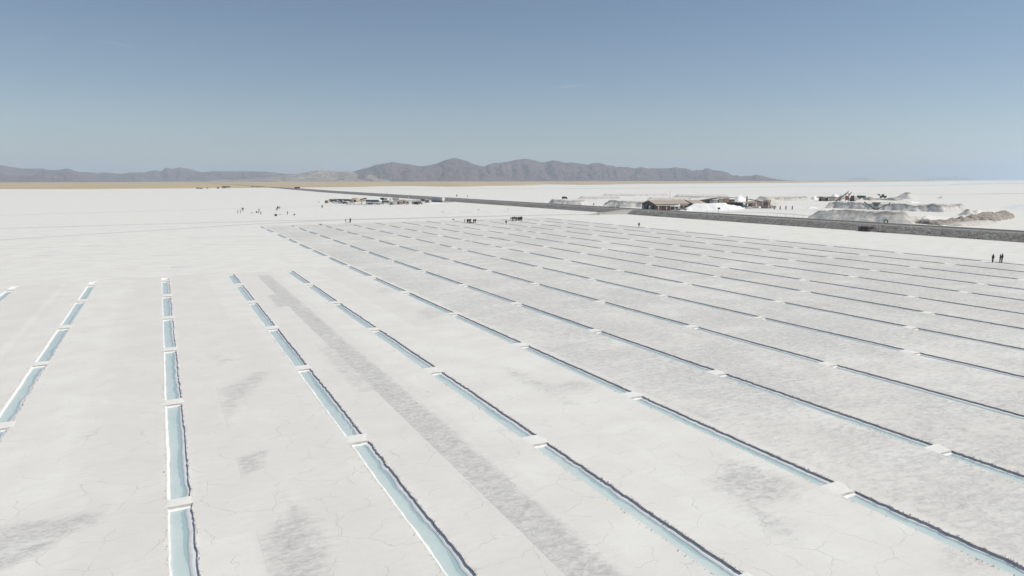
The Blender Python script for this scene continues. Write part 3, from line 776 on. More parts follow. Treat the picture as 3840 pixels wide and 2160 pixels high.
# ------------------------------------------------------------------ salt heaps, banks, berms
def heap(name, label, cat, foot, h, slope, m, seed, res=.8, rough=.25, crust=False, runnel=0.0, group=None, ridge=0.0, wob=.5, hx=None):
    P = np.array(foot, float); c = P.mean(0)
    x0, y0 = P.min(0) - res; x1, y1 = P.max(0) + res
    gx = np.arange(x0, x1 + res, res); gy = np.arange(y0, y1 + res, res)
    X, Y = np.meshgrid(gx, gy)
    sd = poly_sd(X, Y, foot) + wob * fbm(X * .25 + seed, Y * .25, 3)
    if runnel: sd = sd + runnel * fbm(X * .9 + seed * 3, Y * .9, 3)
    hh = h * (1 + ridge * fbm(X * .13 + seed, Y * .13 + seed, 3))
    if hx: hh = hh * (hx[2] + (1 - hx[2]) * np.clip((X - hx[0]) / (hx[1] - hx[0]), 0, 1))
    t = sd * slope
    Z = hh * (1 - np.exp(-np.clip(t, 0, None) / hh * 1.0)) if not crust else np.minimum(t, hh)
    if not crust: Z = np.minimum(t, hh - .35 * np.exp(-(t - hh) ** 2) * 0) if ridge == 0 else np.minimum(t, hh)
    Z = np.where(sd < 0, -.15, Z + rough * fbm(X * .45 + seed, Y * .45 + 2 * seed, 4) * np.clip(sd, 0, 1))
    lay_ = np.clip(1 - np.abs(t - hh * .92) / (.26 * hh), 0, 1)
    ny, nx = X.shape; idx = np.arange(ny * nx).reshape(ny, nx)
    kp = np.maximum.reduce([sd[:-1, :-1], sd[1:, :-1], sd[:-1, 1:], sd[1:, 1:]]) > -.01
    F = np.stack([idx[:-1, :-1], idx[:-1, 1:], idx[1:, 1:], idx[1:, :-1]], -1)[kp]
    used = np.unique(F); remap = -np.ones(ny * nx, int); remap[used] = np.arange(len(used))
    V = np.stack([X.ravel() - c[0], Y.ravel() - c[1], Z.ravel()], 1)[used]
    me = mesh_np(name, V, remap[F], m, True)
    attr(me, 'layer', (lay_.ravel()[used] if crust else 0 * used).astype(np.float32))
    o = link(name, me, None, (c[0], c[1], 0))
    return tag(o, label, cat, group)
def foot(pxs, depth):
    """ground outline whose front runs through the sighted points and which reaches some metres away from the viewer"""
    f = [at(*q) for q in pxs]
    mx, my = f[len(f) // 2]; d = math.hypot(mx, my); ux, uy = mx / d, my / d
    ins = .12
    b = []
    for i, (x, y) in enumerate(f):
        t = i / (len(f) - 1); b.append((x + ux * depth, y + uy * depth))
    return f + b[::-1]
G_HEAP = 'salt heaps beyond the road'
heap('salt_heap', 'largest bright white salt heap right of the long brown roofed house', 'salt heap',
     foot([(2556, 791), (2600, 790.5), (2690, 790), (2745, 789), (2792, 784)], 17), 3.7, .62, M_HEAP, 1, .7, .2, ridge=.1, wob=1.0, group=G_HEAP)
heap('salt_heap', 'long beige salt heap with slumped sides standing right behind the road', 'salt heap',
     foot([(3026, 818), (3090, 823), (3200, 829), (3330, 836), (3420, 839), (3480, 834), (3530, 822)], 15), 4.1, .66, M_BEIGE, 2, .6, .38, True, .5, group=G_HEAP, ridge=.3, wob=1.4)
heap('salt_heap', 'bright rounded dome of salt at the right end of the beige heap', 'salt heap',
     foot([(3425, 836), (3500, 834.5), (3575, 827), (3622, 814)], 17), 4.3, .6, M_CREAMS, 41, .6, .15, group=G_HEAP, wob=.8)
heap('salt_bank', 'long grey cut salt bank with dark rim behind the beige heap', 'salt bank',
     foot([(3094, 780), (3180, 783), (3300, 788), (3420, 792), (3540, 796), (3630, 791)], 25), 3.4, .95, M_BANK, 3, .7, .4, True, .9, ridge=.28, wob=1.8, group='cut salt banks beyond the road')
heap('salt_heap', 'grey sided salt mound with a dark notch between two paler heaps', 'salt heap',
     foot([(3590, 808), (3620, 811), (3655, 811), (3690, 803)], 12), 3.0, .8, M_BANK, 4, .7, .2, True, .4, group=G_HEAP)
heap('salt_heap', 'smooth cream salt heap behind the brown earth berm', 'salt heap',
     foot([(3618, 803), (3660, 812), (3710, 806), (3760, 795)], 26), 3.8, .55, M_CREAMS, 5, .8, .15, group=G_HEAP)
heap('salt_heap', 'low cream salt heap at the right edge behind the berm', 'salt heap',
     foot([(3752, 782), (3800, 786), (3860, 789), (3930, 786)], 30), 3.0, .3, M_HEAP, 6, .9, .15, group=G_HEAP)
heap('earth_berm', 'ragged brown earth berm running away from the road', 'berm',
     [at(*q) for q in [(3372, 835), (3450, 839), (3528, 846), (3578, 839.5), (3656, 832), (3728, 831), (3791, 820.5), (3806, 812), (3775, 809), (3700, 819), (3610, 827), (3560, 833), (3500, 835)]], 2.6, 1.0, M_DIRT, 7, .42, 1.15, False, 1.1, ridge=.5, hx=(255, 305, .28))
heap('salt_heap', 'low rippled white salt bank in front of the brown berm', 'salt heap',
     [at(*q) for q in [(3545, 846), (3610, 848.5), (3690, 846), (3740, 836), (3722, 832), (3650, 834), (3590, 840)]], .9, .5, M_BEIGE, 8, .5, .15, False, .6, group=G_HEAP)
heap('salt_heap', 'pointed cream salt heap right of the brick tower', 'salt heap',
     foot([(2838, 768), (2880, 769.5), (2925, 768.5), (2960, 765.5)], 20), 5.2, .62, M_BEIGE, 9, .8, .15, group=G_HEAP)
heap('salt_bank', 'short dark rimmed salt bank above the pointed cream heap', 'salt bank',
     foot([(2832, 752), (2880, 753), (2960, 753), (3038, 752)], 40), 2.8, .9, M_BANK, 10, 1.0, .4, True, .8, ridge=.2, wob=2, group='cut salt banks beyond the road')
heap('salt_heap', 'bright white salt heap left of the red roofed shack', 'salt heap',
     foot([(3034, 748), (3055, 749), (3074, 748)], 16), 4.6, .8, M_HEAP, 11, .7, .12, group=G_HEAP)
heap('salt_heap', 'small beige salt heap before the dark rimmed bank', 'salt heap',
     foot([(2958, 751.5), (2985, 752.5), (3012, 751.5)], 14), 4.2, .7, M_BEIGE, 12, .7, .12, group=G_HEAP)
heap('salt_heap', 'white salt heap rising behind the shack roof', 'salt heap',
     foot([(3112, 740), (3132, 741), (3150, 740)], 26), 6.2, .8, M_HEAP, 13, .9, .15, group=G_HEAP)
heap('rubble_heap', 'grey rubble heap left of the sloping conveyor', 'rubble heap',
     foot([(3132, 747.5), (3155, 748.5), (3180, 747.5)], 22), 6.2, .75, M_ROCK, 14, .7, .4, False, .5)
heap('rubble_heap', 'tall grey rubble heap right of the red posts', 'rubble heap',
     foot([(3174, 750), (3198, 751.5), (3226, 750.5)], 24), 7.4, .75, M_ROCK, 15, .7, .5, False, .5)
for px, py, w, hgt, lab in ((3178, 760.5, 24, 3.0, 'leftmost of three white salt cones by the conveyor'), (3203, 759.5, 28, 3.5, 'middle one of three white salt cones by the conveyor'),
                            (3227, 760, 30, 3.5, 'rightmost of three white salt cones by the conveyor')):
    heap('salt_cone', lab, 'salt heap', foot([(px - w / 2, py - 1), (px, py + .6), (px + w / 2, py - 1)], w * metres_per_px(px, py) * .9), hgt, .72, M_HEAP, px, .45, .06, group='white salt cones by the conveyor')
heap('earth_mound', 'low brown earth mound right of the teal lorry', 'mound', foot([(3236, 750), (3265, 752), (3292, 750)], 20), 3.4, .6, M_DIRT, 16, .7, .4, False, .6)
heap('earth_mound', 'long low brown earth mound under the loader', 'mound', foot([(3280, 747), (3320, 751), (3360, 752.5), (3386, 750)], 12), 2.2, .6, M_DIRT, 17, .7, .4, False, .6)
heap('salt_heap', 'broad grey white salt heap right of the loader', 'salt heap', foot([(3352, 744), (3390, 746), (3420, 746.5), (3450, 745)], 30), 5.4, .6, M_BANK, 18, .9, .4, True, .7, group=G_HEAP)
heap('salt_heap', 'small lone salt cone on the far flat at the right', 'salt heap', foot([(3512, 744), (3535, 744.8), (3560, 744)], 18), 3.0, .5, M_BANK, 19, .8, .15, group=G_HEAP)
heap('salt_heap', 'low white salt heap below the long brown mound', 'salt heap', foot([(3395, 761), (3420, 762), (3450, 761)], 10), 1.7, .4, M_HEAP, 20, .7, .15, group=G_HEAP)
heap('salt_heap', 'low white salt heap left of the long grey bank', 'salt heap', foot([(3008, 779), (3030, 782), (3070, 781.5)], 7), 1.8, .4, M_HEAP, 21, .6, .2, group=G_HEAP)
heap('salt_bank', 'leftmost grey cut salt bank with white right end', 'salt bank', foot([(2052, 766), (2110, 768), (2180, 769), (2205, 768)], 26), 3.0, .9, M_BANK, 22, .9, .3, True, .6, ridge=.18, wob=1.8, group='cut salt banks beyond the road')
heap('salt_bank', 'long grey cut salt bank ending behind the brown roofed house', 'salt bank', foot([(2262, 775), (2330, 776.5), (2400, 778), (2480, 778)], 26), 3.5, .9, M_BANK, 23, .8, .35, True, .6, ridge=.18, wob=1.8, group='cut salt banks beyond the road')
heap('salt_bank', 'thin far salt bank behind the leftmost cut bank', 'salt bank', foot([(2165, 747), (2240, 747.5), (2335, 747)], 60), 1.5, .5, M_BANK, 24, 1.2, .2, True, .7, group='cut salt banks beyond the road')
heap('salt_bank', 'thin far salt bank above the roof of the brown house', 'salt bank', foot([(2425, 751), (2500, 751.5), (2600, 751)], 60), 1.3, .5, M_BANK, 25, 1.2, .2, True, .7, group='cut salt banks beyond the road')
heap('salt_bank', 'farthest low salt bank beside the thin mast', 'salt bank', foot([(2255, 734), (2380, 735), (2510, 734)], 70), 1.1, .5, M_BANK, 26, 1.8, .2, True, .8, group='cut salt banks beyond the road')
heap('salt_bank', 'far double salt bank above the long shed', 'salt bank', foot([(2520, 742), (2620, 744), (2745, 744)], 90), 2.0, .6, M_BANK, 27, 1.4, .25, True, .8, group='cut salt banks beyond the road')
heap('salt_heap', 'rounded white salt heap behind the shed chimney', 'salt heap', foot([(2742, 756), (2770, 757), (2805, 756)], 30), 7.0, .75, M_HEAP, 28, .9, .3, group=G_HEAP)
for px, py, lab in ((1664, 793, 'leftmost of three tiny salt piles beyond the dirt track'), (1798, 787.5, 'middle one of three tiny salt piles beyond the dirt track'), (1911, 785.5, 'rightmost of three tiny salt piles beyond the dirt track')):
    heap('salt_pile', lab, 'salt pile', foot([(px - 9, py), (px, py + 1), (px + 9, py)], 3), .9, .7, M_BANK, px, .35, .12, True, .3, group='tiny salt piles beyond the track')
M_STREAK = MATS['driven_salt']
for a, b in (((1652, 797.5), (1690, 801)), ((1722, 795), (1768, 799)), ((1795, 792), (1840, 796)), ((1888, 791), (1908, 794.5)), ((1915, 787), (1968, 791.5))):
    A_, B_ = at(*a), at(*b); ribbon('wheel_rut', [A_, B_], [1.6, 1.6], M_STREAK, .011, 3.0, .2)

for pts_, ws_ in (([(2640, 797), (2720, 796), (2830, 796), (2930, 800), (3030, 809)], [4, 8, 10, 8, 5]), ([(2800, 785.5), (2900, 787), (3010, 788), (3090, 787)], [3, 5, 6, 4]),
                  ([(2980, 768), (3060, 769.5), (3150, 771)], [4, 8, 5]), ([(2420, 785), (2330, 779), (2210, 771), (2080, 764)], [5, 5, 6, 6]), ([(3260, 757), (3380, 756), (3480, 757)], [3, 6, 3])):
    ribbon('yard_track', [at(*q) for q in pts_], ws_, M_TRACK2 if len(pts_) != 5 else M_STREAK, .010, 5.0, 1.0)
# ------------------------------------------------------------------ houses and works beyond the road
M_ROOF = mat('sun_bleached_roof', (.46, .395, .335), .85, .10, .6, .3, .03)
M_WALLD = mat('dark_block_wall', (.135, .118, .112), .9, .2, 1.5, .4, .02)
M_WALLB = mat('brown_block_wall', (.27, .20, .165), .9, .25, 1.2, .4, .02)
M_GLASS = mat('dark_glass', (.05, .055, .06), .15, .1, 1)
M_WHITE = mat('white_paint', (.78, .78, .76), .6, .06, 1.5)
M_GREYP = mat('grey_panel', (.37, .35, .33), .6, .08, 1.5)
M_LGREY = mat('pale_grey_panel', (.60, .575, .545), .6, .08, 1.5)
M_BEIGEW = mat('beige_panel', (.52, .465, .37), .8, .12, 1.2)
M_REDP = mat('red_paint', (.42, .12, .10), .7, .2, 2)
M_DARK = mat('dark_void', (.05, .045, .048), .9, .2, 2)
M_STEEL = mat('dark_steel', (.10, .098, .092), .6, .25, 2, metal=.3)
M_RUST = mat('rusty_steel', (.22, .13, .10), .85, .35, 2)
M_GREEN = mat('green_hopper_paint', (.13, .16, .135), .7, .2, 1.5)
M_TEAL = mat('teal_paint', (.13, .27, .25), .6, .2, 1.5)
M_TIMBER = mat('grey_timber', (.25, .215, .18), .9, .25, 3)
M_CONC = mat('pale_concrete', (.52, .50, .46), .9, .12, 1.5, .3, .02)
M_TYRE = mat('tyre_rubber', (.045, .045, .045), .85, .15, 4)
M_STONE = mat('stone_masonry', (.37, .30, .265), .95, .3, 1.4, .6, .05)

def window(parent, c, w, h, face, pane=None, frame=None):
    """frame with a pane as sub-part; face = 'x-' , 'y-' ... wall normal"""
    s = -1 if face[1] == '-' else 1
    fr, pn = MB(), MB()
    if face[0] == 'x':
        for dy in (-w / 2, w / 2): fr.box((c[0] + s * .03, c[1] + dy, c[2]), (.12, .09, h))
        for dz in (-h / 2, h / 2): fr.box((c[0] + s * .03, c[1], c[2] + dz), (.125, w + .1, .09))
        pn.box((c[0] + s * .015, c[1], c[2]), (.03, w - .09, h - .09))
    else:
        for dx in (-w / 2, w / 2): fr.box((c[0] + dx, c[1] + s * .03, c[2]), (.09, .12, h))
        for dz in (-h / 2, h / 2): fr.box((c[0], c[1] + s * .03, c[2] + dz), (w + .1, .125, .09))
        pn.box((c[0], c[1] + s * .015, c[2]), (w - .09, .03, h - .09))
    f = fr.build('window', frame or M_LGREY, parent); pn.build('pane', pane or M_GLASS, f)
    return f
def door(parent, c, w, h, face, m=None):
    s = -1 if face[1] == '-' else 1
    d, k = MB(), MB()
    if face[0] == 'x':
        d.box((c[0] + s * .03, c[1], h / 2), (.08, w, h)); k.box((c[0] + s * .09, c[1] + w * .35, h * .5), (.06, .12, .06))
    else:
        d.box((c[0], c[1] + s * .03, h / 2), (w, .08, h)); k.box((c[0] + w * .35, c[1] + s * .09, h * .5), (.12, .06, .06))
    o = d.build('door', m or M_DARK, parent); k.build('handle', M_STEEL, o); return o
def gable_house(name, label, x0, y0, L, W, eave, ridge, wall, roofm, over=.6):
    """long axis along +x from x0, width along y centred on y0"""
    t = thing(name, label, 'house' if 'house' in name else 'shed', (x0, y0, 0))
    w = MB(); w.prism([(-W / 2, 0), (W / 2, 0), (W / 2, eave), (0, ridge), (-W / 2, eave)], 0, L, 'x')
    w.build('wall', wall, t)
    dz = (ridge - eave) / (W / 2)
    for s in (-1, 1):
        r = MB(); e = W / 2 + over
        r.prism([(0, ridge + .06), (s * e, ridge + .06 - dz * e), (s * e, ridge + .22 - dz * e), (0, ridge + .24)], -over, L + over, 'x')
        ro = r.build('roof_slope', roofm, t)
        rib = MB()
        for k in range(int(L / 2.2)):
            x = k * 2.2 + .6; n_ = 6
            rib.box((x, s * e / 2, ridge + .245 - dz * e / 2), (.10, math.hypot(e, dz * e) - .3, .05), 0, -s * math.atan(dz))
        rib.build('roof_rib', roofm, ro)
    return t
hx, hy = 242.0, 309.0
house = gable_house('long_house', 'long brown roofed house with dark gable facing the road', hx, hy, 23.5, 12.0, 2.9, 4.75, M_WALLD, M_ROOF)
house.location.z = .45
window(house, (0, -2.6 + 5.0, 1.75), 1.5, 1.1, 'x-', frame=M_WHITE)
door(house, (0, 1.0, 0), 1.0, 2.1, 'x-'); door(house, (0, -1.6, 0), 1.7, 2.2, 'x-', M_GREYP); door(house, (0, -4.2, 0), .9, 2.1, 'x-')
sill = MB(); sill.box((11.7, -6.03, .45), (22.9, .10, .9)); sill.build('brown_plinth', M_WALLB, house)
for i, x in enumerate((3.3, 9.0, 14.5, 19.5)):
    window(house, (x, -6.0, 1.85), 1.6, 1.15, 'y-', frame=M_WHITE if i in (0, 2) else M_TIMBER)
for x in (6.0, 11.8): door(house, (x, -6.0, 0), 1.0, 2.1, 'y-', M_TIMBER)
for x in (.8, 6.4, 12.4, 18.4):
    c = MB(); c.box((x, -7.6, .85), (.38, .38, 2.6)); c.build('porch_post', M_CONC, house)
pr = MB(); pr.box((10.8, -6.85, 2.28), (22.5, 1.75, .12), rx=.24); pr.build('porch_roof', M_ROOF, house)
for y, lab in ((310.8, 'left of two pale posts before the dark gable'), (305.4, 'right of two pale posts before the dark gable')):
    t = thing('pale_post', lab, 'post', (239.6, y, 0), 0, 'pale posts before the gable')
    p_ = MB(); p_.box((0, 0, 1.15), (.3, .3, 2.3)); p_.build('shaft', M_CONC, t)
    q_ = MB(); q_.box((0, 0, 2.36), (.4, .4, .12)); q_.build('cap', M_WHITE, t)
shed = gable_house('broad_shed', 'broad brown roofed shed behind the right end of the long house', *at(2572, 784.5), 8.5, 17.0, 2.7, 5.0, M_WALLD, M_ROOF)
door(shed, (0, -3, 0), 2.4, 2.3, 'x-', M_DARK); window(shed, (0, 3, 1.8), 1.4, 1.0, 'x-')

# long work shed behind the white heap
def box_part(name, m, parent, *boxes, **k):
    b = MB()
    for q in boxes: b.box(*q)
    return b.build(name, m, parent, **k)
p0 = at(2640, 774); p1 = at(2770, 771.5)
wd = math.atan2(p1[1] - p0[1], p1[0] - p0[0])
t = thing('work_shed', 'long open work shed with panels peeking over the white heap', 'shed', (p0[0], p0[1], 0), wd)
Ls = math.hypot(p1[0] - p0[0], p1[1] - p0[1])
box_part('wall', M_WALLD, t, ((Ls / 2, 4.2, 2.0), (Ls, .25, 4.0)), ((0.1, 2, 1.7), (.25, 4.2, 3.4)))
box_part('dark_bay', M_STEEL, t, ((2.2, .3, 1.9), (4.2, .1, 3.2)))
box_part('grey_panel', M_GREYP, t, ((5.6, .1, 2.05), (2.6, .12, 3.5)))
box_part('pale_panel', M_LGREY, t, ((8.8, 0, 2.2), (3.6, .12, 3.6)))
box_part('beige_panel', M_BEIGEW, t, ((13.0, 0, 2.5), (3.6, .12, 4.4)))
sg = box_part('sign_panel', mat('faded_sign', (.50, .36, .26), .8, .15, 1.5), t, ((17.2, 0, 2.6), (4.4, .12, 4.5)))
box_part('red_stripe', M_REDP, sg, ((15.4, -.09, 2.9), (.5, .06, 2.8)))
box_part('yellow_stripe', mat('yellow_paint', (.55, .40, .14), .7, .15, 2), sg, ((17.6, -.09, 3.3), (3.0, .06, .45)))
rf = MB(); rf.prism([(-.8, 3.55), (Ls * .45, 5.05), (Ls - 2, 5.1), (Ls - 2, 5.3), (Ls * .45, 5.28), (-.8, 3.75)], -1.0, 5.2); rf.build('roof', M_WALLD, t)
p0 = at(2742, 777); 
t = thing('low_brown_shed', 'low brown roofed lean-to running down to the pale pillar', 'shed', (p0[0], p0[1], 0), wd)
rf = MB(); rf.prism([(-1, 3.4), (8, 3.0), (8, 2.8), (-1, 3.2)], -1.5, 6, 'y'); rf.build('upper_roof', M_ROOF, t)
box_part('wall', M_WALLB, t, ((3.5, 4, 1.4), (9, .3, 2.8)), ((7.8, 1.2, 1.3), (.3, 5, 2.6)))
rf = MB(); rf.prism([(-3, 2.75), (0, 3.0), (0, 3.2), (-3, 2.9)], 4.0, 17.0, 'x'); rf.build('lower_roof', M_ROOF, t)
box_part('beam', M_TIMBER, t, ((13.5, -2.9, 2.5), (11, .2, .45)))
for x in (6, 9.5, 13): box_part('roof_post', M_TIMBER, t, ((x, -2.6, 1.2), (.25, .25, 2.4)))
box_part('pillar', M_WHITE, t, ((17.0, -2.2, 1.6), (.8, .8, 3.2)))
for k, (x, y, s, mm) in enumerate(((7, -1.6, 1.1, M_STONE), (10.4, -1.4, .9, M_STONE), (15.0, -1.7, 1.0, M_STONE))):
    b = MB(); b.blob((x, y, s * .45), (s * 1.2, s, s * .6), k, 2, .25); b.build('stone_pile', mm, t)
def at_heap(px, py): return at(px, py)
x, y = at(2800, 767.5)
t = thing('brick_chimney', 'dark slender chimney rising above the brown lean-to', 'chimney', (x, y, 0), .4)
ch = MB(); ch.box((0, 0, 2.0), (1.3, 1.1, 4.0), taper=.75); ch.build('shaft', M_TIMBER, t)
ch = MB(); ch.box((0, 0, 4.6), (.8, .7, 1.2), taper=.7); ch.box((0, 0, 5.4), (.5, .45, .5)); ch.build('pot', M_STEEL, t)
x, y = at(2829, 774); 
t = thing('slanted_roof_hut', 'narrow brown hut with steep slanted roof beside the chimney', 'hut', (x, y, 0), wd)
rf = MB(); rf.prism([(-4, 4.6), (4.6, 3.2), (4.6, 3.0), (-4, 4.3)], -2, 2.4); rf.build('roof', M_ROOF, t)
box_part('wall', M_WALLB, t, ((.2, 0, 1.6), (7.2, 3.6, 3.2)))
box_part('corner_post', M_STEEL, t, ((4.2, -1.9, 1.7), (.35, .35, 3.4)))
for k, (px, py, m_, lab) in enumerate(((2786, 777, M_TEAL, 'left teal barrel under the brown lean-to'), (2796, 777.5, M_TEAL, 'right teal barrel under the brown lean-to'))):
    x, y = at(px, py); t = thing('teal_barrel', lab, 'barrel', (x, y, 0), 0, 'teal barrels')
    b = MB(); b.cyl((0, 0, 0), (0, 0, 1.7), .75, n=14); b.build('drum', m_, t)
    b = MB()
    for z in (.08, .85, 1.62): b.cyl((0, 0, z - .04), (0, 0, z + .04), .79, n=14)
    b.build('hoop', M_STEEL, t)
x, y = at(2876, 781)
t = thing('brick_tower', 'square brick tower with dark open top standing on rubble walls', 'tower', (x, y, 0), .25)
box_part('plinth', M_STONE, t, ((0, 0, .9), (5.6, 4.4, 1.8)))
box_part('shaft', mat('red_brick', (.27, .185, .165), .95, .2, 2.2, .5, .03), t, ((0, .2, 2.9), (3.0, 3.0, 2.2)))
box_part('cap_frame', M_STEEL, t, ((-1.35, -1.2, 4.3), (.3, .3, .8)), ((1.35, -1.2, 4.3), (.3, .3, .8)), ((-1.35, 1.4, 4.3), (.3, .3, .8)), ((1.35, 1.4, 4.3), (.3, .3, .8)), ((0, .1, 4.75), (3.3, 3.2, .22)))
for px, py, w, h, lab in ((2832, 781.5, 5.5, 1.2, 'low ruined stone wall left of the brick tower'), (2900, 781.5, 4.5, 1.7, 'low pale stone wall right of the brick tower'), (2806, 782, 4, .8, 'low scatter of stones at the foot of the white heap')):
    x, y = at(px, py); t = thing('stone_wall', lab, 'wall', (x, y, 0), wd, 'ruined stone walls by the tower')
    rr = random.Random(int(px)); nst = int(w / .8)
    for k in range(nst):
        hh = h * rr.uniform(.6, 1.05); b = MB(); b.box(((k - nst / 2) * .8 + .4, 0, hh / 2), (.76, .8, hh), rr.uniform(-.12, .12), taper=.9)
        b.build('stone', M_STONE if rr.random() < .6 else M_CONC, t, bevel=.05)
# fence of thick posts right of the tower
for k, px in enumerate((2903.6, 2925.5, 2947, 2971)):
    x, y = at(px, 785.5); t = thing('fence_post', f'thick timber post, {ORD[k]} from the left in the row right of the brick tower', 'post', (x, y, 0), 0, 'thick posts right of the tower')
    b = MB(); b.box((0, 0, .95), (.55, .55, 1.9), rz=.3, taper=.85); b.build('shaft', M_TIMBER, t); b = MB(); b.cyl((0, 0, 1.9), (0, 0, 2.1), .22, .1); b.build('cap', M_CONC, t)
k = 0
for px, py in ((2651, 800), (2672, 801.5), (2914, 811.5), (2946, 814), (2977, 816), (3010.6, 818), (2730, 803), (2880, 810)):
    x, y = at(px, py); o = thing('wire_fence_post', f'thin wire fence post, {ORD[k]} one along the far side of the road', 'post', (x, y, 0), 0, 'thin fence posts beyond the road')
    b = MB(); b.cyl((0, 0, 0), (0, 0, 1.45), .05, .04, 6); b.build('shaft', M_TIMBER, o); k += 1
    b = MB(); b.cyl((-.06, 0, 1.2), (.06, 0, 1.2), .03, n=6); b.build('insulator', M_WHITE, o)
# mast
x, y = at(2511.6, 762)
t = thing('lattice_mast', 'thin pale lattice mast behind the roof of the long house', 'mast', (x, y, 0))
b = MB(); H_ = 9.2
for a in range(3):
    q = a * 2 * math.pi / 3; b.cyl((.3 * math.cos(q), .3 * math.sin(q), 0), (.08 * math.cos(q), .08 * math.sin(q), H_), .035, n=5)
b.build('leg', M_LGREY, t)
b = MB()
for j in range(14):
    z = j * .65; r_ = .3 - .22 * z / H_
    for a in range(3):
        q, s = a * 2 * math.pi / 3, (a + 1) * 2 * math.pi / 3
        b.cyl((r_ * math.cos(q), r_ * math.sin(q), z), (r_ * math.cos(s), r_ * math.sin(s), z + .6), .02, n=4)
b.build('brace', M_LGREY, t)
# canopy stall and pickup between house and heap
x, y = at(2531, 791)
t = thing('canopy_stall', 'white topped canopy stall in front of the long house', 'stall', (x, y, .3), .1)
for dx in (-1.9, 1.9):
    for dy in (-1.4, 1.4): box_part('leg', M_LGREY, t, ((dx, dy, 1.1), (.16, .16, 2.2)))
b = MB(); b.prism([(-2.4, 2.1), (2.4, 2.1), (1.6, 2.75), (-1.6, 2.85)], -1.8, 1.8); b.build('canopy', M_WHITE, t)
box_part('counter', M_GREYP, t, ((0, -1.2, .5), (3.4, .7, 1.0))); box_part('back_cloth', mat('green_cloth', (.2, .22, .17), .9, .1), t, ((0, 1.35, 1.1), (3.5, .06, 2.0)))
x, y = at(2546, 790.5)
t = thing('white_banner_stand', 'upright white banner panel beside the canopy stall', 'banner', (x, y, .3), .3)
box_part('panel', M_WHITE, t, ((0, 0, 1.75), (1.3, .12, 3.0))); box_part('foot', M_STEEL, t, ((0, 0, .12), (1.5, .9, .24)))

def wheel(parent, c, r, w, axis='y'):
    a = Vector((0, w / 2, 0)) if axis == 'y' else Vector((w / 2, 0, 0)); c = Vector(c)
    b = MB(); b.cyl(c - a, c + a, r, n=16); o = b.build('wheel', M_TYRE, parent)
    b = MB(); b.cyl(c - a * 1.06, c + a * 1.06, r * .58, n=12); b.build('rim', M_LGREY, o); return o
PAINTS = {}
def paint(n, c): return mat('paint_' + n, c, .35, .05, 3)
def make_car(label, loc, az, colour, cname, kind='sedan', group=None):
    t = thing('parked_car' if kind != 'pickup' else 'pickup_truck', label, 'car' if kind != 'pickup' else 'pickup', loc, math.pi / 2 - az, group)
    m = paint(cname, colour)
    if kind == 'sedan': body = [(-2.1, .35), (2.1, .35), (2.15, .75), (1.15, .95), (-1.6, .98), (-2.12, .85)]; cab = [(-1.55, .96), (1.0, .94), (.35, 1.45), (-1.0, 1.48)]
    elif kind == 'suv': body = [(-2.25, .4), (2.2, .4), (2.25, .9), (1.3, 1.1), (-2.2, 1.12), (-2.28, .9)]; cab = [(-2.2, 1.1), (1.2, 1.08), (.6, 1.78), (-2.0, 1.8)]
    elif kind == 'van': body = [(-2.5, .4), (2.5, .4), (2.55, 1.0), (1.9, 1.25), (-2.5, 1.3)]; cab = [(-2.5, 1.28), (1.9, 1.23), (1.2, 2.2), (-2.45, 2.25)]
    else: body = [(-2.6, .45), (2.5, .45), (2.55, .95), (1.4, 1.15), (-2.6, 1.1)]; cab = [(-.6, 1.1), (1.3, 1.12), (.7, 1.75), (-.5, 1.78)]
    b = MB(); b.prism(body, -.85, .85); b.build('body', m, t, bevel=.07)
    b = MB(); b.prism(cab, -.72, .72); c_ = b.build('cabin', m, t, bevel=.05)
    side = [((x * .9 + (cab[0][0] + cab[1][0]) * .05), z * .84 + .16 * cab[0][1] + .06) for x, z in cab]
    b = MB(); b.prism(side, -.735, .735); b.build('side_window', M_GLASS, c_)
    fx = cab[1][0]; b = MB(); b.face([(fx + .03, -.62, cab[1][1] + .03), (fx + .03, .62, cab[1][1] + .03), (cab[2][0] + .04, .58, cab[2][1] - .05), (cab[2][0] + .04, -.58, cab[2][1] - .05)]); b.build('windscreen', M_GLASS, c_)
    for dx in (body[0][0] + .8, body[1][0] - .85):
        for dy in (-.82, .82): wheel(t, (dx, dy, .33), .33, .22)
    for dy in (-.6, .6): box_part('headlight', M_WHITE, t, ((body[1][0] + .04, dy, .68), (.06, .3, .14)))
    return t
x, y = at(2558, 791.5)
make_car('grey pickup truck parked between the canopy stall and the white heap', (x, y, .3), R(120), (.34, .33, .32), 'warm_grey', 'pickup')

# ------------------------------------------------------------------ the salt works far right
x, y = at(3096, 754)
t = thing('red_roofed_shack', 'low shack with red roof and tan walls left of the conveyor', 'shack', (x, y, 0), -.45)
box_part('wall', M_BEIGEW, t, ((-2.6, 0, 1.5), (3.2, 4, 3.0)), ((4.2, 0, 1.5), (4.6, 4, 3.0)))
box_part('brown_wall', M_WALLB, t, ((-2.6, -2.04, 1.4), (3.0, .08, 2.6)))
box_part('door', M_DARK, t, ((.6, .2, 1.3), (2.4, 3.6, 2.6))); box_part('white_door', M_WHITE, t, ((1.3, -1.9, 1.4), (.9, .1, 2.5)))
rf = MB(); rf.prism([(-6.8, 2.9), (-4.0, 3.5), (7.0, 3.3), (7.0, 3.1), (-4, 3.25), (-6.8, 2.7)], -2.6, 2.6); rf.build('roof', mat('faded_red_roof', (.22, .095, .085), .8, .2, 1.5), t)
box_part('awning', M_STEEL, t, ((-5.6, -1.0, 1.9), (2.6, 3.0, .12))); box_part('side_wall', M_WALLD, t, ((-4.6, .3, 1.0), (.3, 3, 2.0)))
x, y = at(3136, 753.5)
t = thing('pale_cabin', 'small pale lilac cabin at the foot of the conveyor', 'cabin', (x, y, 0), -.4)
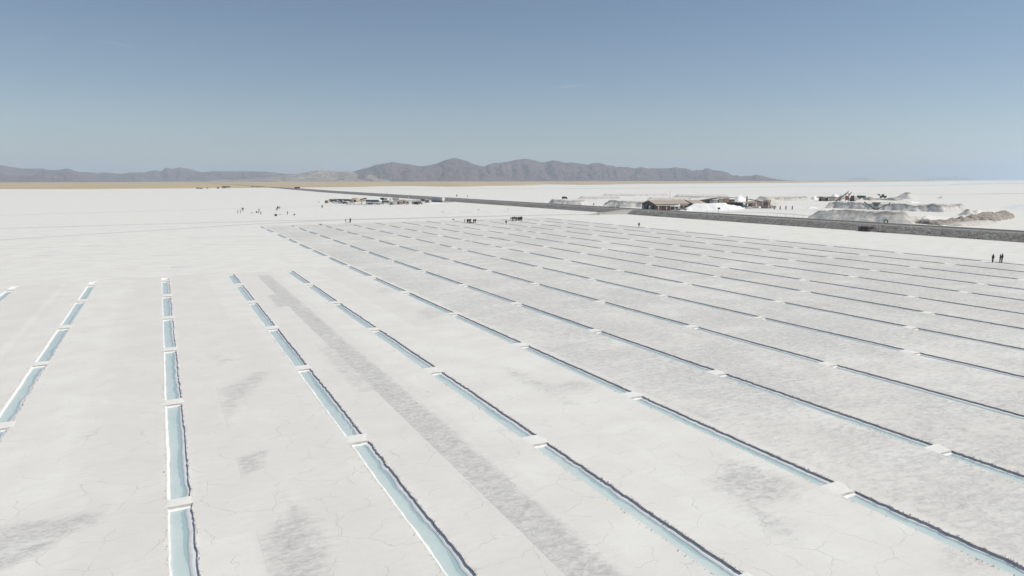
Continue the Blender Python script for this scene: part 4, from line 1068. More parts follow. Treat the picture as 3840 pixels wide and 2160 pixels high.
box_part('wall', M_LGREY, t, ((0, 0, 1.35), (5.0, 3.4, 2.7))); box_part('roof', M_GREYP, t, ((0, -.2, 2.85), (5.8, 4.4, .22)))
box_part('white_panel', M_WHITE, t, ((-1.2, -1.75, 1.3), (1.6, .1, 2.2))); box_part('door', M_DARK, t, ((2.0, -1.75, 1.2), (.9, .1, 2.2)))
# sloping conveyor
def truss(b, p, q, w, h, n, r=.07):
    p, q = Vector(p), Vector(q); d = q - p; s = Vector((-d.y, d.x, 0)).normalized() * w / 2; u = Vector((0, 0, h))
    for a in (s, -s):
        b.cyl(p + a, q + a, r, n=5); b.cyl(p + a + u, q + a + u, r, n=5)
        for k in range(n):
            A, B = p + d * (k / n), p + d * ((k + 1) / n)
            b.cyl(A + a, B + a + u, r * .7, n=4); b.cyl(A + a, A + a + u, r * .7, n=4)
x, y = at(3157, 756.5); mp = metres_per_px(3157, 755)
t = thing('sloping_conveyor', 'long sloping conveyor belt with red tower at the salt works', 'conveyor', (x, y, 0), -az_at(3157))
b = MB(); truss(b, (-3.6, 0, .6), (3.6, 3, 6.6), 1.1, .6, 10); b.build('truss', M_STEEL, t)
b = MB()
p, q = Vector((-3.6, 0, 1.0)), Vector((3.6, 3, 7.0)); d = (q - p)
b.box(tuple((p + q) / 2), (d.length, .9, .12), math.atan2(d.y, d.x), 0, -math.asin(d.z / d.length)); b.build('belt', M_TIMBER, t)
b = MB(); b.cyl((3.6, 3, 6.6), (3.9, 3.1, 8.4), .25, .18, 8); b.build('head_pulley', M_STEEL, t)
for s in (-.4, .4): box_part('leg', M_STEEL, t, ((-.4, 1.3 + s, 1.6), (.14, .14, 3.2)))
box_part('leg', M_RUST, t, ((2.4, 2.2, 2.9), (.45, .3, 5.8))); box_part('leg', M_RUST, t, ((4.2, 3.4, 3.2), (.35, .35, 6.4))); box_part('leg', M_CONC, t, ((4.6, 2.6, 3.2), (.25, .25, 6.4)))
box_part('hopper', M_REDP, t, ((3.4, 3.2, 2.8), (2.2, 1.6, 3.0))); b = MB(); b.cyl((4.8, 3.4, 4.6), (6.1, 3.4, 7.4), .3, .25, 8); b.build('spout', M_RUST, t)
b = MB(); b.box((7.0, 3.6, 2.4), (3.2, 2.6, 4.2), taper=.7); b.build('screen_house', mat('olive_steel', (.14, .13, .10), .8, .2, 1), t)
b = MB(); truss(b, (5.0, 2.2, .9), (9.6, 1.0, .5), .8, .4, 6, .06); b.build('discharge_conveyor', M_STEEL, t)
b = MB(); b.cyl((-1.0, 1.8, 0), (-1.0, 1.8, 8.6), .05, .03, 5); b.build('aerial', M_LGREY, t)
b = MB(); b.box((-3.7, -.1, .5), (1.0, 1.2, 1.0)); b.build('tail_pulley', M_STEEL, t)
# teal lorry
x, y = at(3230, 746)
t = thing('teal_lorry', 'teal tipper lorry parked by the rubble heap', 'lorry', (x, y, 0), math.pi / 2 - R(130))
box_part('chassis', M_STEEL, t, ((0, 0, .8), (6.8, 1.1, .3))); b = MB(); b.box((-1.1, 0, 2.0), (4.4, 2.4, 1.9), taper=1.08); b.build('tipper_body', mat('dark_olive', (.10, .12, .10), .7, .2), t)
b = MB(); b.prism([(1.4, .6), (3.4, .6), (3.5, 1.7), (3.0, 2.9), (1.4, 2.9)], -1.15, 1.15); c_ = b.build('cab', M_TEAL, t, bevel=.08)
b = MB(); b.face([(3.5, -1, 1.75), (3.5, 1, 1.75), (3.08, .95, 2.75), (3.08, -.95, 2.75)]); b.build('windscreen', M_GLASS, c_)
for dx in (-2.4, -1.2, 2.4):
    for dy in (-1.0, 1.0): wheel(t, (dx, dy, .5), .5, .35)
# wheel loader
x, y = at(3310, 742.8)
t = thing('wheel_loader', 'dark wheel loader with raised bucket standing on brown mound', 'loader', (x, y, 0), math.pi / 2 - R(300))
m_l = mat('loader_paint', (.10, .095, .075), .7, .25, 1.5)
b = MB(); b.prism([(-3.2, .9), (.2, .9), (.2, 2.0), (-2.9, 2.1), (-3.2, 1.7)], -.9, .9); b.build('engine_body', m_l, t, bevel=.08)
b = MB(); b.prism([(-.9, 2.0), (.7, 1.5), (.8, 2.6), (.5, 3.4), (-.8, 3.4)], -.75, .75); c_ = b.build('cab', m_l, t)
b = MB(); b.prism([(-.7, 2.3), (.6, 2.1), (.68, 2.7), (.45, 3.2), (-.65, 3.2)], -.77, .77); b.build('cab_glass', M_GLASS, c_)
box_part('front_frame', m_l, t, ((1.2, 0, 1.2), (1.8, .9, .9)))
for s in (-.55, .55):
    b = MB(); b.box((2.4, s, 2.2), (2.9, .22, .35), ry=-.5); b.build('lift_arm', M_STEEL, t)
b = MB(); b.prism([(3.3, 2.9), (3.5, 2.5), (4.6, 2.8), (4.7, 3.05), (3.9, 3.1), (3.5, 3.7)], -1.35, 1.35); b.build('bucket', M_STEEL, t)
for dx in (-2.0, 1.5):
    for dy in (-1.0, 1.0): wheel(t, (dx, dy, .75), .75, .55)
# hopper with two conveyor arms
x, y = at(3284, 791)
t = thing('hopper_conveyor', 'green hopper with two rising conveyor arms in front of the grey bank', 'conveyor', (x, y, 0), -az_at(3284))
b = MB()
q = [(-2.2, -1.5, 4.5), (2.3, -1.5, 4.5), (2.3, 1.5, 4.5), (-2.2, 1.5, 4.5)]; s = [(-.7, -.5, 2.7), (.6, -.5, 2.7), (.6, .5, 2.7), (-.7, .5, 2.7)]
va, vb = [b.bm.verts.new(p) for p in q], [b.bm.verts.new(p) for p in s]
for i in range(4): b.bm.faces.new((va[i], va[(i + 1) % 4], vb[(i + 1) % 4], vb[i]))
b.bm.faces.new(vb[::-1]); b.build('hopper', M_GREEN, t)
for sx in (-.9, .9):
    for sy in (-.7, .7): box_part('leg', M_STEEL, t, ((sx, sy, 1.6), (.16, .16, 3.2)))
box_part('base_frame', M_STEEL, t, ((.2, 0, 1.15), (2.6, 1.2, .35)), ((.2, 0, .7), (2.0, 1.0, .25)))
def arm(name, p, q):
    p, q = Vector(p), Vector(q); d = q - p; b = MB()
    b.box(tuple((p + q) / 2), (d.length, .7, .32), math.atan2(d.y, d.x), 0, -math.asin(d.z / d.length)); o = b.build(name, M_STEEL, t)
    b = MB(); b.cyl(q + Vector((0, -.45, .1)), q + Vector((0, .45, .1)), .34, n=12); b.build('pulley', M_STEEL, o)
    b = MB()
    for k in (.25, .5, .75):
        r_ = p.lerp(q, k); b.cyl((r_.x, r_.y - .4, r_.z + .25), (r_.x, r_.y + .4, r_.z + .25), .08, n=6)
    b.build('roller', M_LGREY, o)
arm('left_arm', (-.8, 0, 1.2), (-5.6, .6, 4.4)); arm('right_arm', (1.0, 0, 1.2), (6.2, .4, 3.9))
box_part('tip_plate', M_WHITE, t, ((6.3, .4, 4.5), (.5, .6, .6)))
box_part('brace', M_STEEL, t, ((-2.6, .2, .8), (2.2, .12, .12), 0, 0, -.25))
# big tyre half buried
x, y = at(3321.5, 836.5)
t = thing('buried_tyre', 'big black tyre standing half buried beside the road', 'tyre', (x, y, .55), -az_at(3321) + .3)
def torus(R0, r0, n=28, k=10):
    b = MB(); g = []
    for i in range(n):
        a = 2 * math.pi * i / n
        g.append([b.bm.verts.new(((R0 + r0 * math.cos(c) * .8) * math.cos(a), r0 * 1.2 * math.sin(c), (R0 + r0 * math.cos(c) * .8) * math.sin(a))) for c in [2 * math.pi * j / k for j in range(k)]])
    for i in range(n):
        for j in range(k): b.bm.faces.new((g[i][j], g[(i + 1) % n][j], g[(i + 1) % n][(j + 1) % k], g[i][(j + 1) % k]))
    return b
torus(.68, .2).build('tread', M_TYRE, t, smooth=True)
b = torus(.5, .05, 20, 6); b.build('bead', M_STEEL, t)
box_part('white_marker', M_WHITE, t, ((.05, .1, -.25), (.14, .14, .7)))

# ------------------------------------------------------------------ roadside signs, posts, culverts, ramp rails
def delineator(px, py, z, lab):
    x, y = at(px, py, z); t = thing('road_marker_post', lab, 'marker post', (x, y, z - .05), 0, 'white roadside marker posts')
    b = MB(); b.box((0, 0, .5), (.14, .10, 1.0), taper=.85); b.build('shaft', M_WHITE, t)
    b = MB(); b.box((0, -.06, .82), (.10, .02, .12)); b.build('reflector', M_REDP, t)
for px, py, lab in ((3305.6, 842, 'white roadside marker post near the big tyre'), (3415.6, 855.5, 'white roadside marker post below the brown berm'), (2657.5, 805, 'white roadside marker post below the big white heap'),
                    (2876, 815.5, 'white roadside marker post below the brick tower'), (2432, 796, 'white roadside marker post below the long house')):
    delineator(px, py, 1.93, lab)
def road_sign(lab, px, py, z, h, bw, bh, rnd=False, m=None):
    x, y = at(px, py, z); t = thing('road_sign', lab, 'road sign', (x, y, z), -YAW, 'road signs')
    b = MB(); b.cyl((0, 0, 0), (0, 0, h), .07, n=8); b.build('post', M_STEEL, t)
    b = MB()
    if rnd: b.cyl((0, -.10, h - bw / 2), (0, -.05, h - bw / 2), bw / 2, n=18)
    else: b.box((0, -.10, h - bh / 2), (bw, .06, bh))
    b.build('board', m or M_STEEL, t)
    return t
road_sign('dark rectangular road sign on post before the white heap', 2695, 798.5, 1.9, 2.4, 1.15, .75)
road_sign('small dark round road sign left of the ramp', 2226, 775.5, 1.9, 1.9, .8, .8, True)
road_sign('tall dark roadside board beyond the road left of centre', 1713, 738.5, .0, 2.4, .9, 1.9)
road_sign('short dark roadside board beyond the road', 1753, 740, .0, 1.8, .9, 1.0)
for px, py, lab in ((1397, 727.5, 'left of two tiny far roadside markers'), (1451, 728, 'right of two tiny far roadside markers')):
    road_sign(lab, px, py, 0, 1.6, .8, .7)
# ramp portal posts
for k, (px, lab) in enumerate(((2242, 'left of the twin poles at the foot of the ramp'), (2246.4, 'right of the twin poles at the foot of the ramp'))):
    x, y = at(px, 806.5); t = thing('marker_pole', lab, 'pole', (x, y, 0), 0, 'twin poles at the ramp')
    b = MB(); b.cyl((0, 0, 0), (0, 0, 2.9), .09, .07, 8); b.build('shaft', M_STEEL, t); b = MB(); b.box((0, 0, 2.5), (.2, .2, .5)); b.build('band', M_CONC, t)
x, y = at(2308, 791)
t = thing('ramp_railing', 'dark timber railing along the upper edge of the ramp', 'railing', (x, y, .9), 0)
for k, (dx, dy) in enumerate(((-3.2, 1.2), (-1.8, .8), (-.5, .5), (.9, .2), (2.2, -.1), (3.6, -.4))):
    b = MB(); b.box((dx, dy + 2.2, .9 + .08 * dx), (.24, .24, 1.9 + (.5 if k in (2, 5) else 0))); b.build('post', M_TIMBER, t)
for z in (.75, 1.35):
    b = MB(); b.box((.2, 2.6, z), (7.2, .12, .2), -.22, 0, -.09); b.build('rail', M_TIMBER, t)
def culvert(lab, px, py, w, h, slab=True, group='culverts under the road'):
    x, y = at(px, py); x = float(road_x(y)) - .75; t = thing('culvert', lab, 'culvert', (x, y, 0), 0, group)
    box_part('headwall', M_WALLD, t, ((.25, -w / 2 - .45, h / 2), (.5, .9, h + .3)), ((.25, w / 2 + .45, h / 2), (.5, .9, h + .3)), ((.25, 0, h + .12), (.5, w, .4)))
    b = MB(); b.box((1.9, 0, h / 2), (3.4, w, h)); 
    o = b.build('pipe', M_DARK, t); return t
culvert('dark culvert opening in the gravel slope below the big tyre', 3272, 866, 2.2, 1.35)
culvert('stone culvert under the foot of the ramp with red debris', 2325, 802, 2.6, 1.0)
for k, (px, py, z, m_, lab) in enumerate(((3288, 857, .9, M_WHITE, 'white pole leaning beside the dark culvert'), (2298, 801, 0, M_WHITE, 'short white pole leaning by the ramp culvert'))):
    x, y = at(px, py, z); t = thing('white_pole', lab, 'pole', (x, y, z), 0, 'white poles by the culverts')
    b = MB(); b.cyl((0, 0, 0), (-.25 + .4 * k, 0, 1.3), .10, n=8); b.build('shaft', m_, t); b = MB(); b.cyl((0, 0, 0), (0, 0, .12), .2, n=8); b.build('foot', M_CONC, t)
x, y = at(2331, 803.5)
o = MB(); o.blob((0, 0, .15), (1.4, .7, .28), 5, 2, .3); tag(o.build('debris_pile', mat('reddish_debris', (.42, .30, .27), .9, .3, 2), loc=(x, y, 0)), 'low reddish debris pile at the ramp culvert', 'debris pile')
M_SHRUB = mat('dead_brush', (.16, .125, .10), .95, .3, 3)
for px, py, s, lab in ((3247, 866, 1.0, 'dead brush clump left of the dark culvert'), (3298, 868, .8, 'dead brush clump right of the dark culvert'), (3316, 870, .6, 'small dead brush clump far right of the dark culvert')):
    x, y = at(px, py, .3); rr = random.Random(px); b = MB()
    for k in range(60):
        a, e = rr.uniform(0, 6.28), rr.uniform(.1, 1.3); L_ = s * rr.uniform(.5, 1.2); p = Vector((rr.uniform(-.8, .8) * s, rr.uniform(-1.4, 1.4) * s, 0))
        b.cyl(p, p + Vector((math.cos(a) * math.cos(e), math.sin(a) * math.cos(e), math.sin(e))) * L_, .025, .008, 4)
    tag(b.build('dead_brush', M_SHRUB, loc=(x, y, .2)), lab, 'shrub', 'brush at the culvert')
x, y = at(2118, 746.5)
make_car('small dark van parked on top of the leftmost cut bank', (x, y, 0), R(110), (.08, .075, .07), 'soot', 'van')

# rocks thrown on the embankment: one cover
bm = bmesh.new(); rr = random.Random(3)
for k in range(7000):
    yy = 60 + 330 * rr.random() ** 1.7; dx = rr.uniform(-.3, 5.2); z = float(np.interp(dx, [q[0] for q in prof], [q[1] for q in prof])); s = rr.uniform(.06, .20) * (1.6 if rr.random() < .06 else 1)
    M = Matrix.Translation((float(road_x(yy)) + dx, yy, z + s * .15)) @ Matrix.Rotation(rr.uniform(0, 6), 4, Vector((rr.random(), rr.random(), rr.random() + .1)).normalized())
    v = [bm.verts.new(M @ (Vector(p) * s)) for p in ((1, 0, .1), (-.9, .3, 0), (0, 1, .2), (.1, -.9, 0), (0, .1, .8), (.1, 0, -.7))]
    for f in ((0, 2, 4), (2, 1, 4), (1, 3, 4), (3, 0, 4), (2, 0, 5), (1, 2, 5), (3, 1, 5), (0, 3, 5)): bm.faces.new([v[i] for i in f])
me = bpy.data.meshes.new('embankment_rubble'); bm.to_mesh(me); bm.free(); me.materials.append(mat('dark_rubble', (.32, .305, .28), .95, .5, 1.1))
tag(link('embankment_rubble', me), kind='stuff')

# ------------------------------------------------------------------ the market village on the salt, left of centre
M_TAN = mat('straw_tan', (.53, .435, .30), .95, .10, .8, .4, .05)
M_CREAM = mat('cream_canvas', (.72, .64, .48), .85, .06, 1)
M_PINKW = mat('pinkish_block', (.56, .49, .45), .9, .1, 1.2)
def hut(name, label, px, py, w, d, h, az, mfront, mside, roofm, cat='hut', flat=True, openw=True, group=None):
    """box hut; local -y is the front"""
    x, y = at(px, py); t = thing(name, label, cat, (x, y, 0), -az, group)
    box_part('wall', mfront, t, ((0, -d / 2 + .06, h / 2), (w, .12, h)), ((0, d / 2 - .06, h / 2), (w, .12, h)))
    box_part('side_wall', mside, t, ((-w / 2 + .06, 0, h / 2), (.125, d - .245, h)), ((w / 2 - .06, 0, h / 2), (.125, d - .245, h)))
    if flat: box_part('roof', roofm, t, ((0, 0, h + .09), (w + .35, d + .35, .16)))
    else:
        b = MB(); b.prism([(-w / 2 - .25, h), (w / 2 + .25, h), (0, h + .75)], -d / 2 - .2, d / 2 + .2); b.build('roof', roofm, t)
    if openw:
        o = box_part('hatch', M_DARK, t, ((0, -d / 2 - .012, h * .58), (w * .4, .03, h * .32))); box_part('shelf', M_TIMBER, o, ((0, -d / 2 - .16, h * .40), (w * .46, .3, .06)))
    return t
AZ_V = R(52)     # the stalls face the pools, fronts turned a little to the right
hut('toilet_hut', 'tan fronted hut with grey side at the left end of the village', 1228, 761.5, 2.9, 2.4, 1.9, AZ_V, M_GREYP, M_TAN, M_LGREY)
x, y = at(1253, 756.5)
t = thing('shade_shelter', 'long dark thatched shelter behind the parked cars', 'shelter', (x, y, 0), -az_at(1253))
for dx in (-3.5, 0, 3.5): box_part('leg', M_TIMBER, t, ((dx, 0, .9), (.16, .16, 1.8)))
b = MB(); b.prism([(-1.2, 1.75), (1.2, 1.75), (0, 2.25)], -4.2, 4.2, 'x'); b.build('roof', mat('olive_thatch', (.27, .25, .20), .95, .2, 2), t)
box_part('back_wall', M_WALLB, t, ((0, .8, .85), (7.6, .1, 1.7)))
rc = random.Random(5)
cars = [(1254, 761, 'silver', (.45, .46, .47), 'sedan'), (1263, 759.5, 'silver', (.45, .46, .47), 'sedan'), (1270, 762.5, 'white', (.75, .75, .74), 'suv'), (1279, 759.5, 'black', (.03, .03, .035), 'suv'), (1284, 763.5, 'grey', (.25, .25, .26), 'sedan'),
        (1262, 763.5, 'white', (.75, .75, .74), 'suv'), (1276, 756.5, 'pearl', (.66, .66, .65), 'van'), (1291, 760, 'pearl', (.66, .66, .65), 'sedan'), (1295, 764.8, 'black', (.03, .03, .035), 'sedan'), (1267, 756.5, 'blue_grey', (.16, .19, .24), 'sedan'), (1286, 756.3, 'white', (.75, .75, .74), 'van')]
for k, (px, py, cn, c, kd) in enumerate(cars):
    x, y = at(px, py); make_car(f'{cn.replace("_", " ")} {"car" if kd == "sedan" else kd} parked {["front left", "middle left", "front middle", "back middle", "front", "lower left", "back row", "beside the dome", "rightmost front", "back left", "back right"][k]} in the cluster beside the tan dome',
                            (x, y, 0), R(rc.choice([95, 100, 110, 280, 60])), c, cn, kd, 'cars parked beside the tan dome')
x, y = at(1302, 757)
t = thing('dark_van_shelter', 'dark olive van standing left of the tan dome', 'van', (x, y, 0), math.pi / 2 - R(105))
b = MB(); b.prism([(-2.7, .45), (2.7, .45), (2.75, 1.2), (2.2, 2.1), (-2.6, 2.15)], -1, 1); b.build('body', mat('paint_olive', (.13, .135, .12), .5, .1), t, bevel=.08)
b = MB(); b.prism([(-2.2, 1.35), (2.2, 1.35), (1.9, 1.9), (-2.2, 1.95)], -1.02, 1.02); b.build('side_window', M_GLASS, t)
for dx in (-1.7, 1.7):
    for dy in (-.95, .95): wheel(t, (dx, dy, .4), .4, .25)
# tan dome
x, y = at(1331, 757.5)
t = thing('straw_dome', 'big tan straw dome in the middle of the village', 'dome', (x, y, 0), -az_at(1331))
b = MB(); n, mR = 20, 9; g = []
for j in range(mR):
    u = j / (mR - 1); g.append([])
    for i in range(n):
        a = 2 * math.pi * i / n; r_ = 3.7 * math.cos(u * 1.5) ** .8 * (1 + .05 * math.sin(5 * a + 3 * u)); z = 3.3 * math.sin(u * 1.5) ** .9
        g[-1].append(b.bm.verts.new((r_ * math.cos(a) + .35 * u, r_ * .8 * math.sin(a), z)))
for j in range(mR - 1):
    for i in range(n): b.bm.faces.new((g[j][i], g[j][(i + 1) % n], g[j + 1][(i + 1) % n], g[j + 1][i]))
b.bm.faces.new(g[-1]); b.build('shell', M_TAN, t)
b = MB()
for i in range(12):
    a = 2 * math.pi * i / 12; p = None
    for j in range(7):
        u = j / 6 * .95; r_ = 3.78 * math.cos(u * 1.5) ** .8; q = Vector((r_ * math.cos(a) + .35 * u, r_ * .8 * math.sin(a), 3.33 * math.sin(u * 1.5) ** .9))
        if p: b.cyl(p, q, .06, n=4)
        p = q
b.build('pole_rib', M_TIMBER, t)
b = MB(); b.prism([(-.7, 0), (.7, 0), (.7, 1.5), (0, 1.9), (-.7, 1.5)], -3.2, -2.6); b.build('entrance', M_DARK, t)
def canopy(label, px, py, w, d, h, m, az=None, peak=.5, group='canopies of the village'):
    x, y = at(px, py); t = thing('canopy_tent', label, 'canopy', (x, y, 0), -(az_at(px) if az is None else az), group)
    for dx in (-w / 2, w / 2):
        for dy in (-d / 2, d / 2): box_part('leg', M_LGREY, t, ((dx, dy, h / 2), (.10, .10, h)))
    b = MB(); v = [b.bm.verts.new(q) for q in ((-w / 2 - .1, -d / 2 - .1, h), (w / 2 + .1, -d / 2 - .1, h), (w / 2 + .1, d / 2 + .1, h), (-w / 2 - .1, d / 2 + .1, h))]
    lo = [b.bm.verts.new(q) for q in ((-w / 2 - .1, -d / 2 - .1, h - .28), (w / 2 + .1, -d / 2 - .1, h - .28), (w / 2 + .1, d / 2 + .1, h - .28), (-w / 2 - .1, d / 2 + .1, h - .28))]
    p = [b.bm.verts.new((-w * .12, 0, h + peak)), b.bm.verts.new((w * .12, 0, h + peak))]
    for f in ((v[0], v[1], p[1], p[0]), (v[1], v[2], p[1]), (v[2], v[3], p[0], p[1]), (v[3], v[0], p[0])): b.bm.faces.new(f)
    for i in range(4): b.bm.faces.new((lo[i], lo[(i + 1) % 4], v[(i + 1) % 4], v[i]))
    b.build('cloth', m, t)
    tb = box_part('table', M_TIMBER, t, ((0, 0, .75), (w * .8, d * .5, .07))); box_part('table_leg', M_TIMBER, tb, ((-w * .35, 0, .36), (.08, d * .4, .70)), ((w * .35, 0, .36), (.08, d * .4, .70)))
    return t
canopy('white tent with sharp peak right in front of the tan dome', 1351, 764.5, 2.8, 2.4, 1.05, M_WHITE, peak=.55)
canopy('white tent left of the tan dome among the cars', 1307, 764, 2.4, 2.2, 1.05, M_WHITE, peak=.6)
canopy('wide cream canopy between the dome and the coach', 1374, 757.5, 6.2, 3.0, 1.75, M_CREAM, peak=.35)
canopy('long tan canopy on the right flank of the dome', 1352, 757, 3.6, 2.2, 1.25, M_CREAM, peak=.2)
hut('brown_hut', 'brown block hut just right of the tan dome', 1356, 755.5, 2.0, 2.0, 2.0, AZ_V - .9, M_WALLB, M_WALLB, M_WALLB)
hut('brown_hut', 'low brown block hut left of the coach roof', 1368, 752.5, 2.8, 2.2, 2.2, AZ_V - .9, M_WALLB, M_WALLB, M_ROOF)
x, y = at(1320, 764.5); make_car('small white car parked before the tan dome', (x, y, 0), R(100), (.75, .75, .74), 'white', 'sedan')
# low craft tables in front
x, y = at(1338, 768.5)
t = thing('craft_table', 'long low dark table of crafts in front of the dome', 'table', (x, y, 0), -az_at(1338))
box_part('top', M_STEEL, t, ((0, 0, .42), (14.5, 1.1, .1)))
for k in range(6): box_part('leg', M_TIMBER, t, ((-6.8 + k * 2.7, 0, .19), (.14, .8, .38)))
# coach
x, y = at(1402, 767)
t = thing('coach', 'long white coach with dark windows and white front beside the kiosks', 'bus', (x, y, 0), math.pi / 2 - R(142))
mw = paint('coach_white', (.86, .86, .84))
b = MB(); b.prism([(-6.0, .45), (5.9, .45), (6.05, 1.6), (5.7, 3.3), (5.4, 3.45), (-5.9, 3.45), (-6.0, 3.2)], -1.25, 1.25); b.build('body', mw, t, bevel=.1)
for s in (-1, 1):
    b = MB(); b.box((-.3, s * 1.262, 2.55), (10.8, .03, 1.15)); o = b.build('window_band', M_GLASS, t)
    b = MB()
    for k in range(7): b.box((-5.2 + k * 1.6, s * 1.285, 2.55), (.07, .02, 1.15))
    b.build('pillar', M_STEEL, o)
b = MB(); b.face([(6.1, -1.1, 1.5), (6.1, 1.1, 1.5), (5.78, 1.05, 2.75), (5.78, -1.05, 2.75)]); b.build('windscreen', M_GLASS, t)
box_part('bumper', M_STEEL, t, ((6.0, 0, .65), (.25, 2.4, .4)))
box_part('lower_stripe', M_STEEL, t, ((-.2, -1.27, .62), (11.4, .03, .3)), ((-.2, 1.27, .62), (11.4, .03, .3)))
for dy in (-.85, .85): box_part('headlight', M_LGREY, t, ((6.1, dy, 1.05), (.08, .4, .22)))
for s in (-1, 1): box_part('mirror', M_STEEL, t, ((6.2, s * 1.35, 2.5), (.2, .15, .5)))
for dx in (-3.8, -2.6, 3.9):
    for dy in (-1.12, 1.12): wheel(t, (dx, dy, .5), .5, .32)
# grey service bus behind, white car
x, y = at(1444, 764.5)
t = thing('grey_minibus', 'grey minibus parked behind the coach front', 'minibus', (x, y, 0), math.pi / 2 - R(108))
b = MB(); b.prism([(-3.2, .4), (3.2, .4), (3.3, 1.2), (2.8, 2.3), (-3.2, 2.35)], -1, 1); b.build('body', paint('minibus_grey', (.42, .43, .43)), t, bevel=.08)
b = MB(); b.prism([(-2.9, 1.4), (2.9, 1.4), (2.5, 2.05), (-2.9, 2.1)], -1.02, 1.02); b.build('side_window', M_GLASS, t)
for dx in (-2.1, 2.1):
    for dy in (-.95, .95): wheel(t, (dx, dy, .42), .42, .25)
x, y = at(1455, 758); make_car('white car parked between minibus and grey kiosk', (x, y, 0), R(105), (.75, .75, .74), 'white', 'sedan')
hut('kiosk', 'grey kiosk with white front right of the coach', 1473, 768, 3.1, 3.4, 2.1, AZ_V, M_LGREY, M_GREYP, M_LGREY, 'kiosk', group='kiosks of the village')
hut('kiosk', 'brown kiosk with pinkish front in the kiosk row', 1499, 766.5, 3.0, 3.0, 2.1, AZ_V, M_PINKW, M_WALLB, M_PINKW, 'kiosk', group='kiosks of the village')
hut('kiosk', 'narrow dark brown kiosk in the kiosk row', 1517, 764.5, 1.4, 2.0, 2.0, AZ_V, M_WALLB, M_WALLB, M_TIMBER, 'kiosk', group='kiosks of the village')
hut('kiosk', 'pale grey kiosk with bright white front in the kiosk row', 1533, 766, 2.9, 3.0, 2.3, AZ_V, M_WHITE, M_LGREY, M_WHITE, 'kiosk', group='kiosks of the village')
hut('kiosk', 'gabled white roofed grey kiosk in the kiosk row', 1553, 765.5, 3.0, 2.6, 1.9, AZ_V - .75, mat('green_grey', (.34, .35, .33), .8, .2, 2), M_GREYP, M_WHITE, 'kiosk', flat=False, group='kiosks of the village')
x, y = at(1573, 762)
t = thing('round_tent', 'rounded grey green tent behind the pale blue car', 'tent', (x, y, 0))
b = MB(); b.blob((0, 0, .6), (2.3, 2.0, 1.5), 3, 3, .03); b.build('shell', mat('grey_green_canvas', (.36, .37, .35), .9, .1), t)
b = MB(); b.prism([(-.5, 0), (.5, 0), (.5, 1.2), (0, 1.5), (-.5, 1.2)], -2.1, -1.6); b.build('entrance', M_DARK, t)
x, y = at(1564, 767); make_car('dark car parked behind the pale blue car', (x, y, 0), R(160), (.07, .07, .075), 'charcoal', 'suv')
x, y = at(1575, 766); make_car('pale blue car parked before the round tent', (x, y, 0), R(100), (.34, .39, .48), 'pale_blue', 'sedan')
hut('grey_shack', 'grey corrugated shack left of the long trailer', 1602, 760.5, 3.2, 2.8, 2.4, AZ_V - .6, M_GREYP, M_GREYP, M_LGREY)
hut('brown_shack', 'low dark roofed shack behind the grey corrugated shack', 1586, 756, 3.6, 2.4, 2.0, AZ_V - .6, M_WALLB, M_STEEL, M_WALLB)
# long trailer
x, y = at(1641, 757.5)
t = thing('box_trailer', 'long blue grey box trailer with white end at the right of the village', 'trailer', (x, y, 0), math.pi / 2 - R(158))
b = MB(); b.box((0, 0, 2.35), (13.0, 2.5, 2.6)); b.build('box', mat('trailer_blue_grey', (.47, .47, .48), .6, .05, .8), t, bevel=.05)
box_part('end_door', M_WHITE, t, ((6.54, 0, 2.35), (.08, 2.44, 2.5))); box_part('chassis', M_STEEL, t, ((0, 0, .85), (12.6, 1.2, .35)))
b = MB()
for k in range(12): b.box((-6 + k * 1.09, -1.27, 2.35), (.06, .04, 2.5)); b.box((-6 + k * 1.09, 1.27, 2.35), (.06, .04, 2.5))
b.build('rib', MATS['trailer_blue_grey'], t); box_part('side_band', M_STEEL, t, ((-.6, 1.262, 2.2), (9.2, .02, .28)), ((-.6, -1.262, 2.2), (9.2, .02, .28)))
for dx in (-4.6, -3.4, 4.2):
    for dy in (-1.0, 1.0): wheel(t, (dx, dy, .5), .5, .35)
b = MB(); b.box((0, 1.0, .45), (12.0, .15, .6)); b.box((0, -1.0, .45), (12.0, .15, .6)); b.build('skirt', M_STEEL, t)
x, y = at(1659, 755); hut('white_kiosk', 'white fronted box standing right of the long trailer', 1659, 753.5, 5.0, 3, 2.9, AZ_V - .7, M_WHITE, M_LGREY, M_WHITE, 'kiosk', openw=False)
# back row
hut('dark_hut', 'dark brown hut in the back row behind the coach', 1434, 751, 3.2, 2.6, 2.0, AZ_V - .8, M_WALLD, M_WALLB, M_WALLD)
hut('pink_hut', 'pale pinkish hut beside the dark hut in the back row', 1446, 751.5, 2.4, 2.4, 1.8, AZ_V - .8, M_PINKW, M_PINKW, M_CONC)
x, y = at(1464, 752)
t = thing('stone_sculpture', 'tall pale stone figure with raised arm in the back row', 'sculpture', (x, y, 0), -.3)
b = MB(); b.box((0, 0, .5), (1.4, 1.2, 1.0)); b.build('plinth', M_CONC, t)
b = MB(); b.box((0, 0, 2.0), (.7, .5, 2.0), taper=.7); b.box((-.35, 0, 2.7), (.25, .3, 1.3), 0, 0, -.3); b.blob((.05, 0, 3.25), (.27, .27, .33), 2, 2, .05); b.build('figure', mat('pale_stone', (.58, .57, .50), .9, .12, 2), t)
b = MB(); b.cyl((-.6, 0, 3.1), (-.7, 0, 4.3), .1, .07, 6); b.build('raised_arm', MATS['pale_stone'], t)
x, y = at(1484, 750)
t = thing('tan_stall', 'long tan clothed stall in the back row', 'stall', (x, y, 0), -az_at(1484))
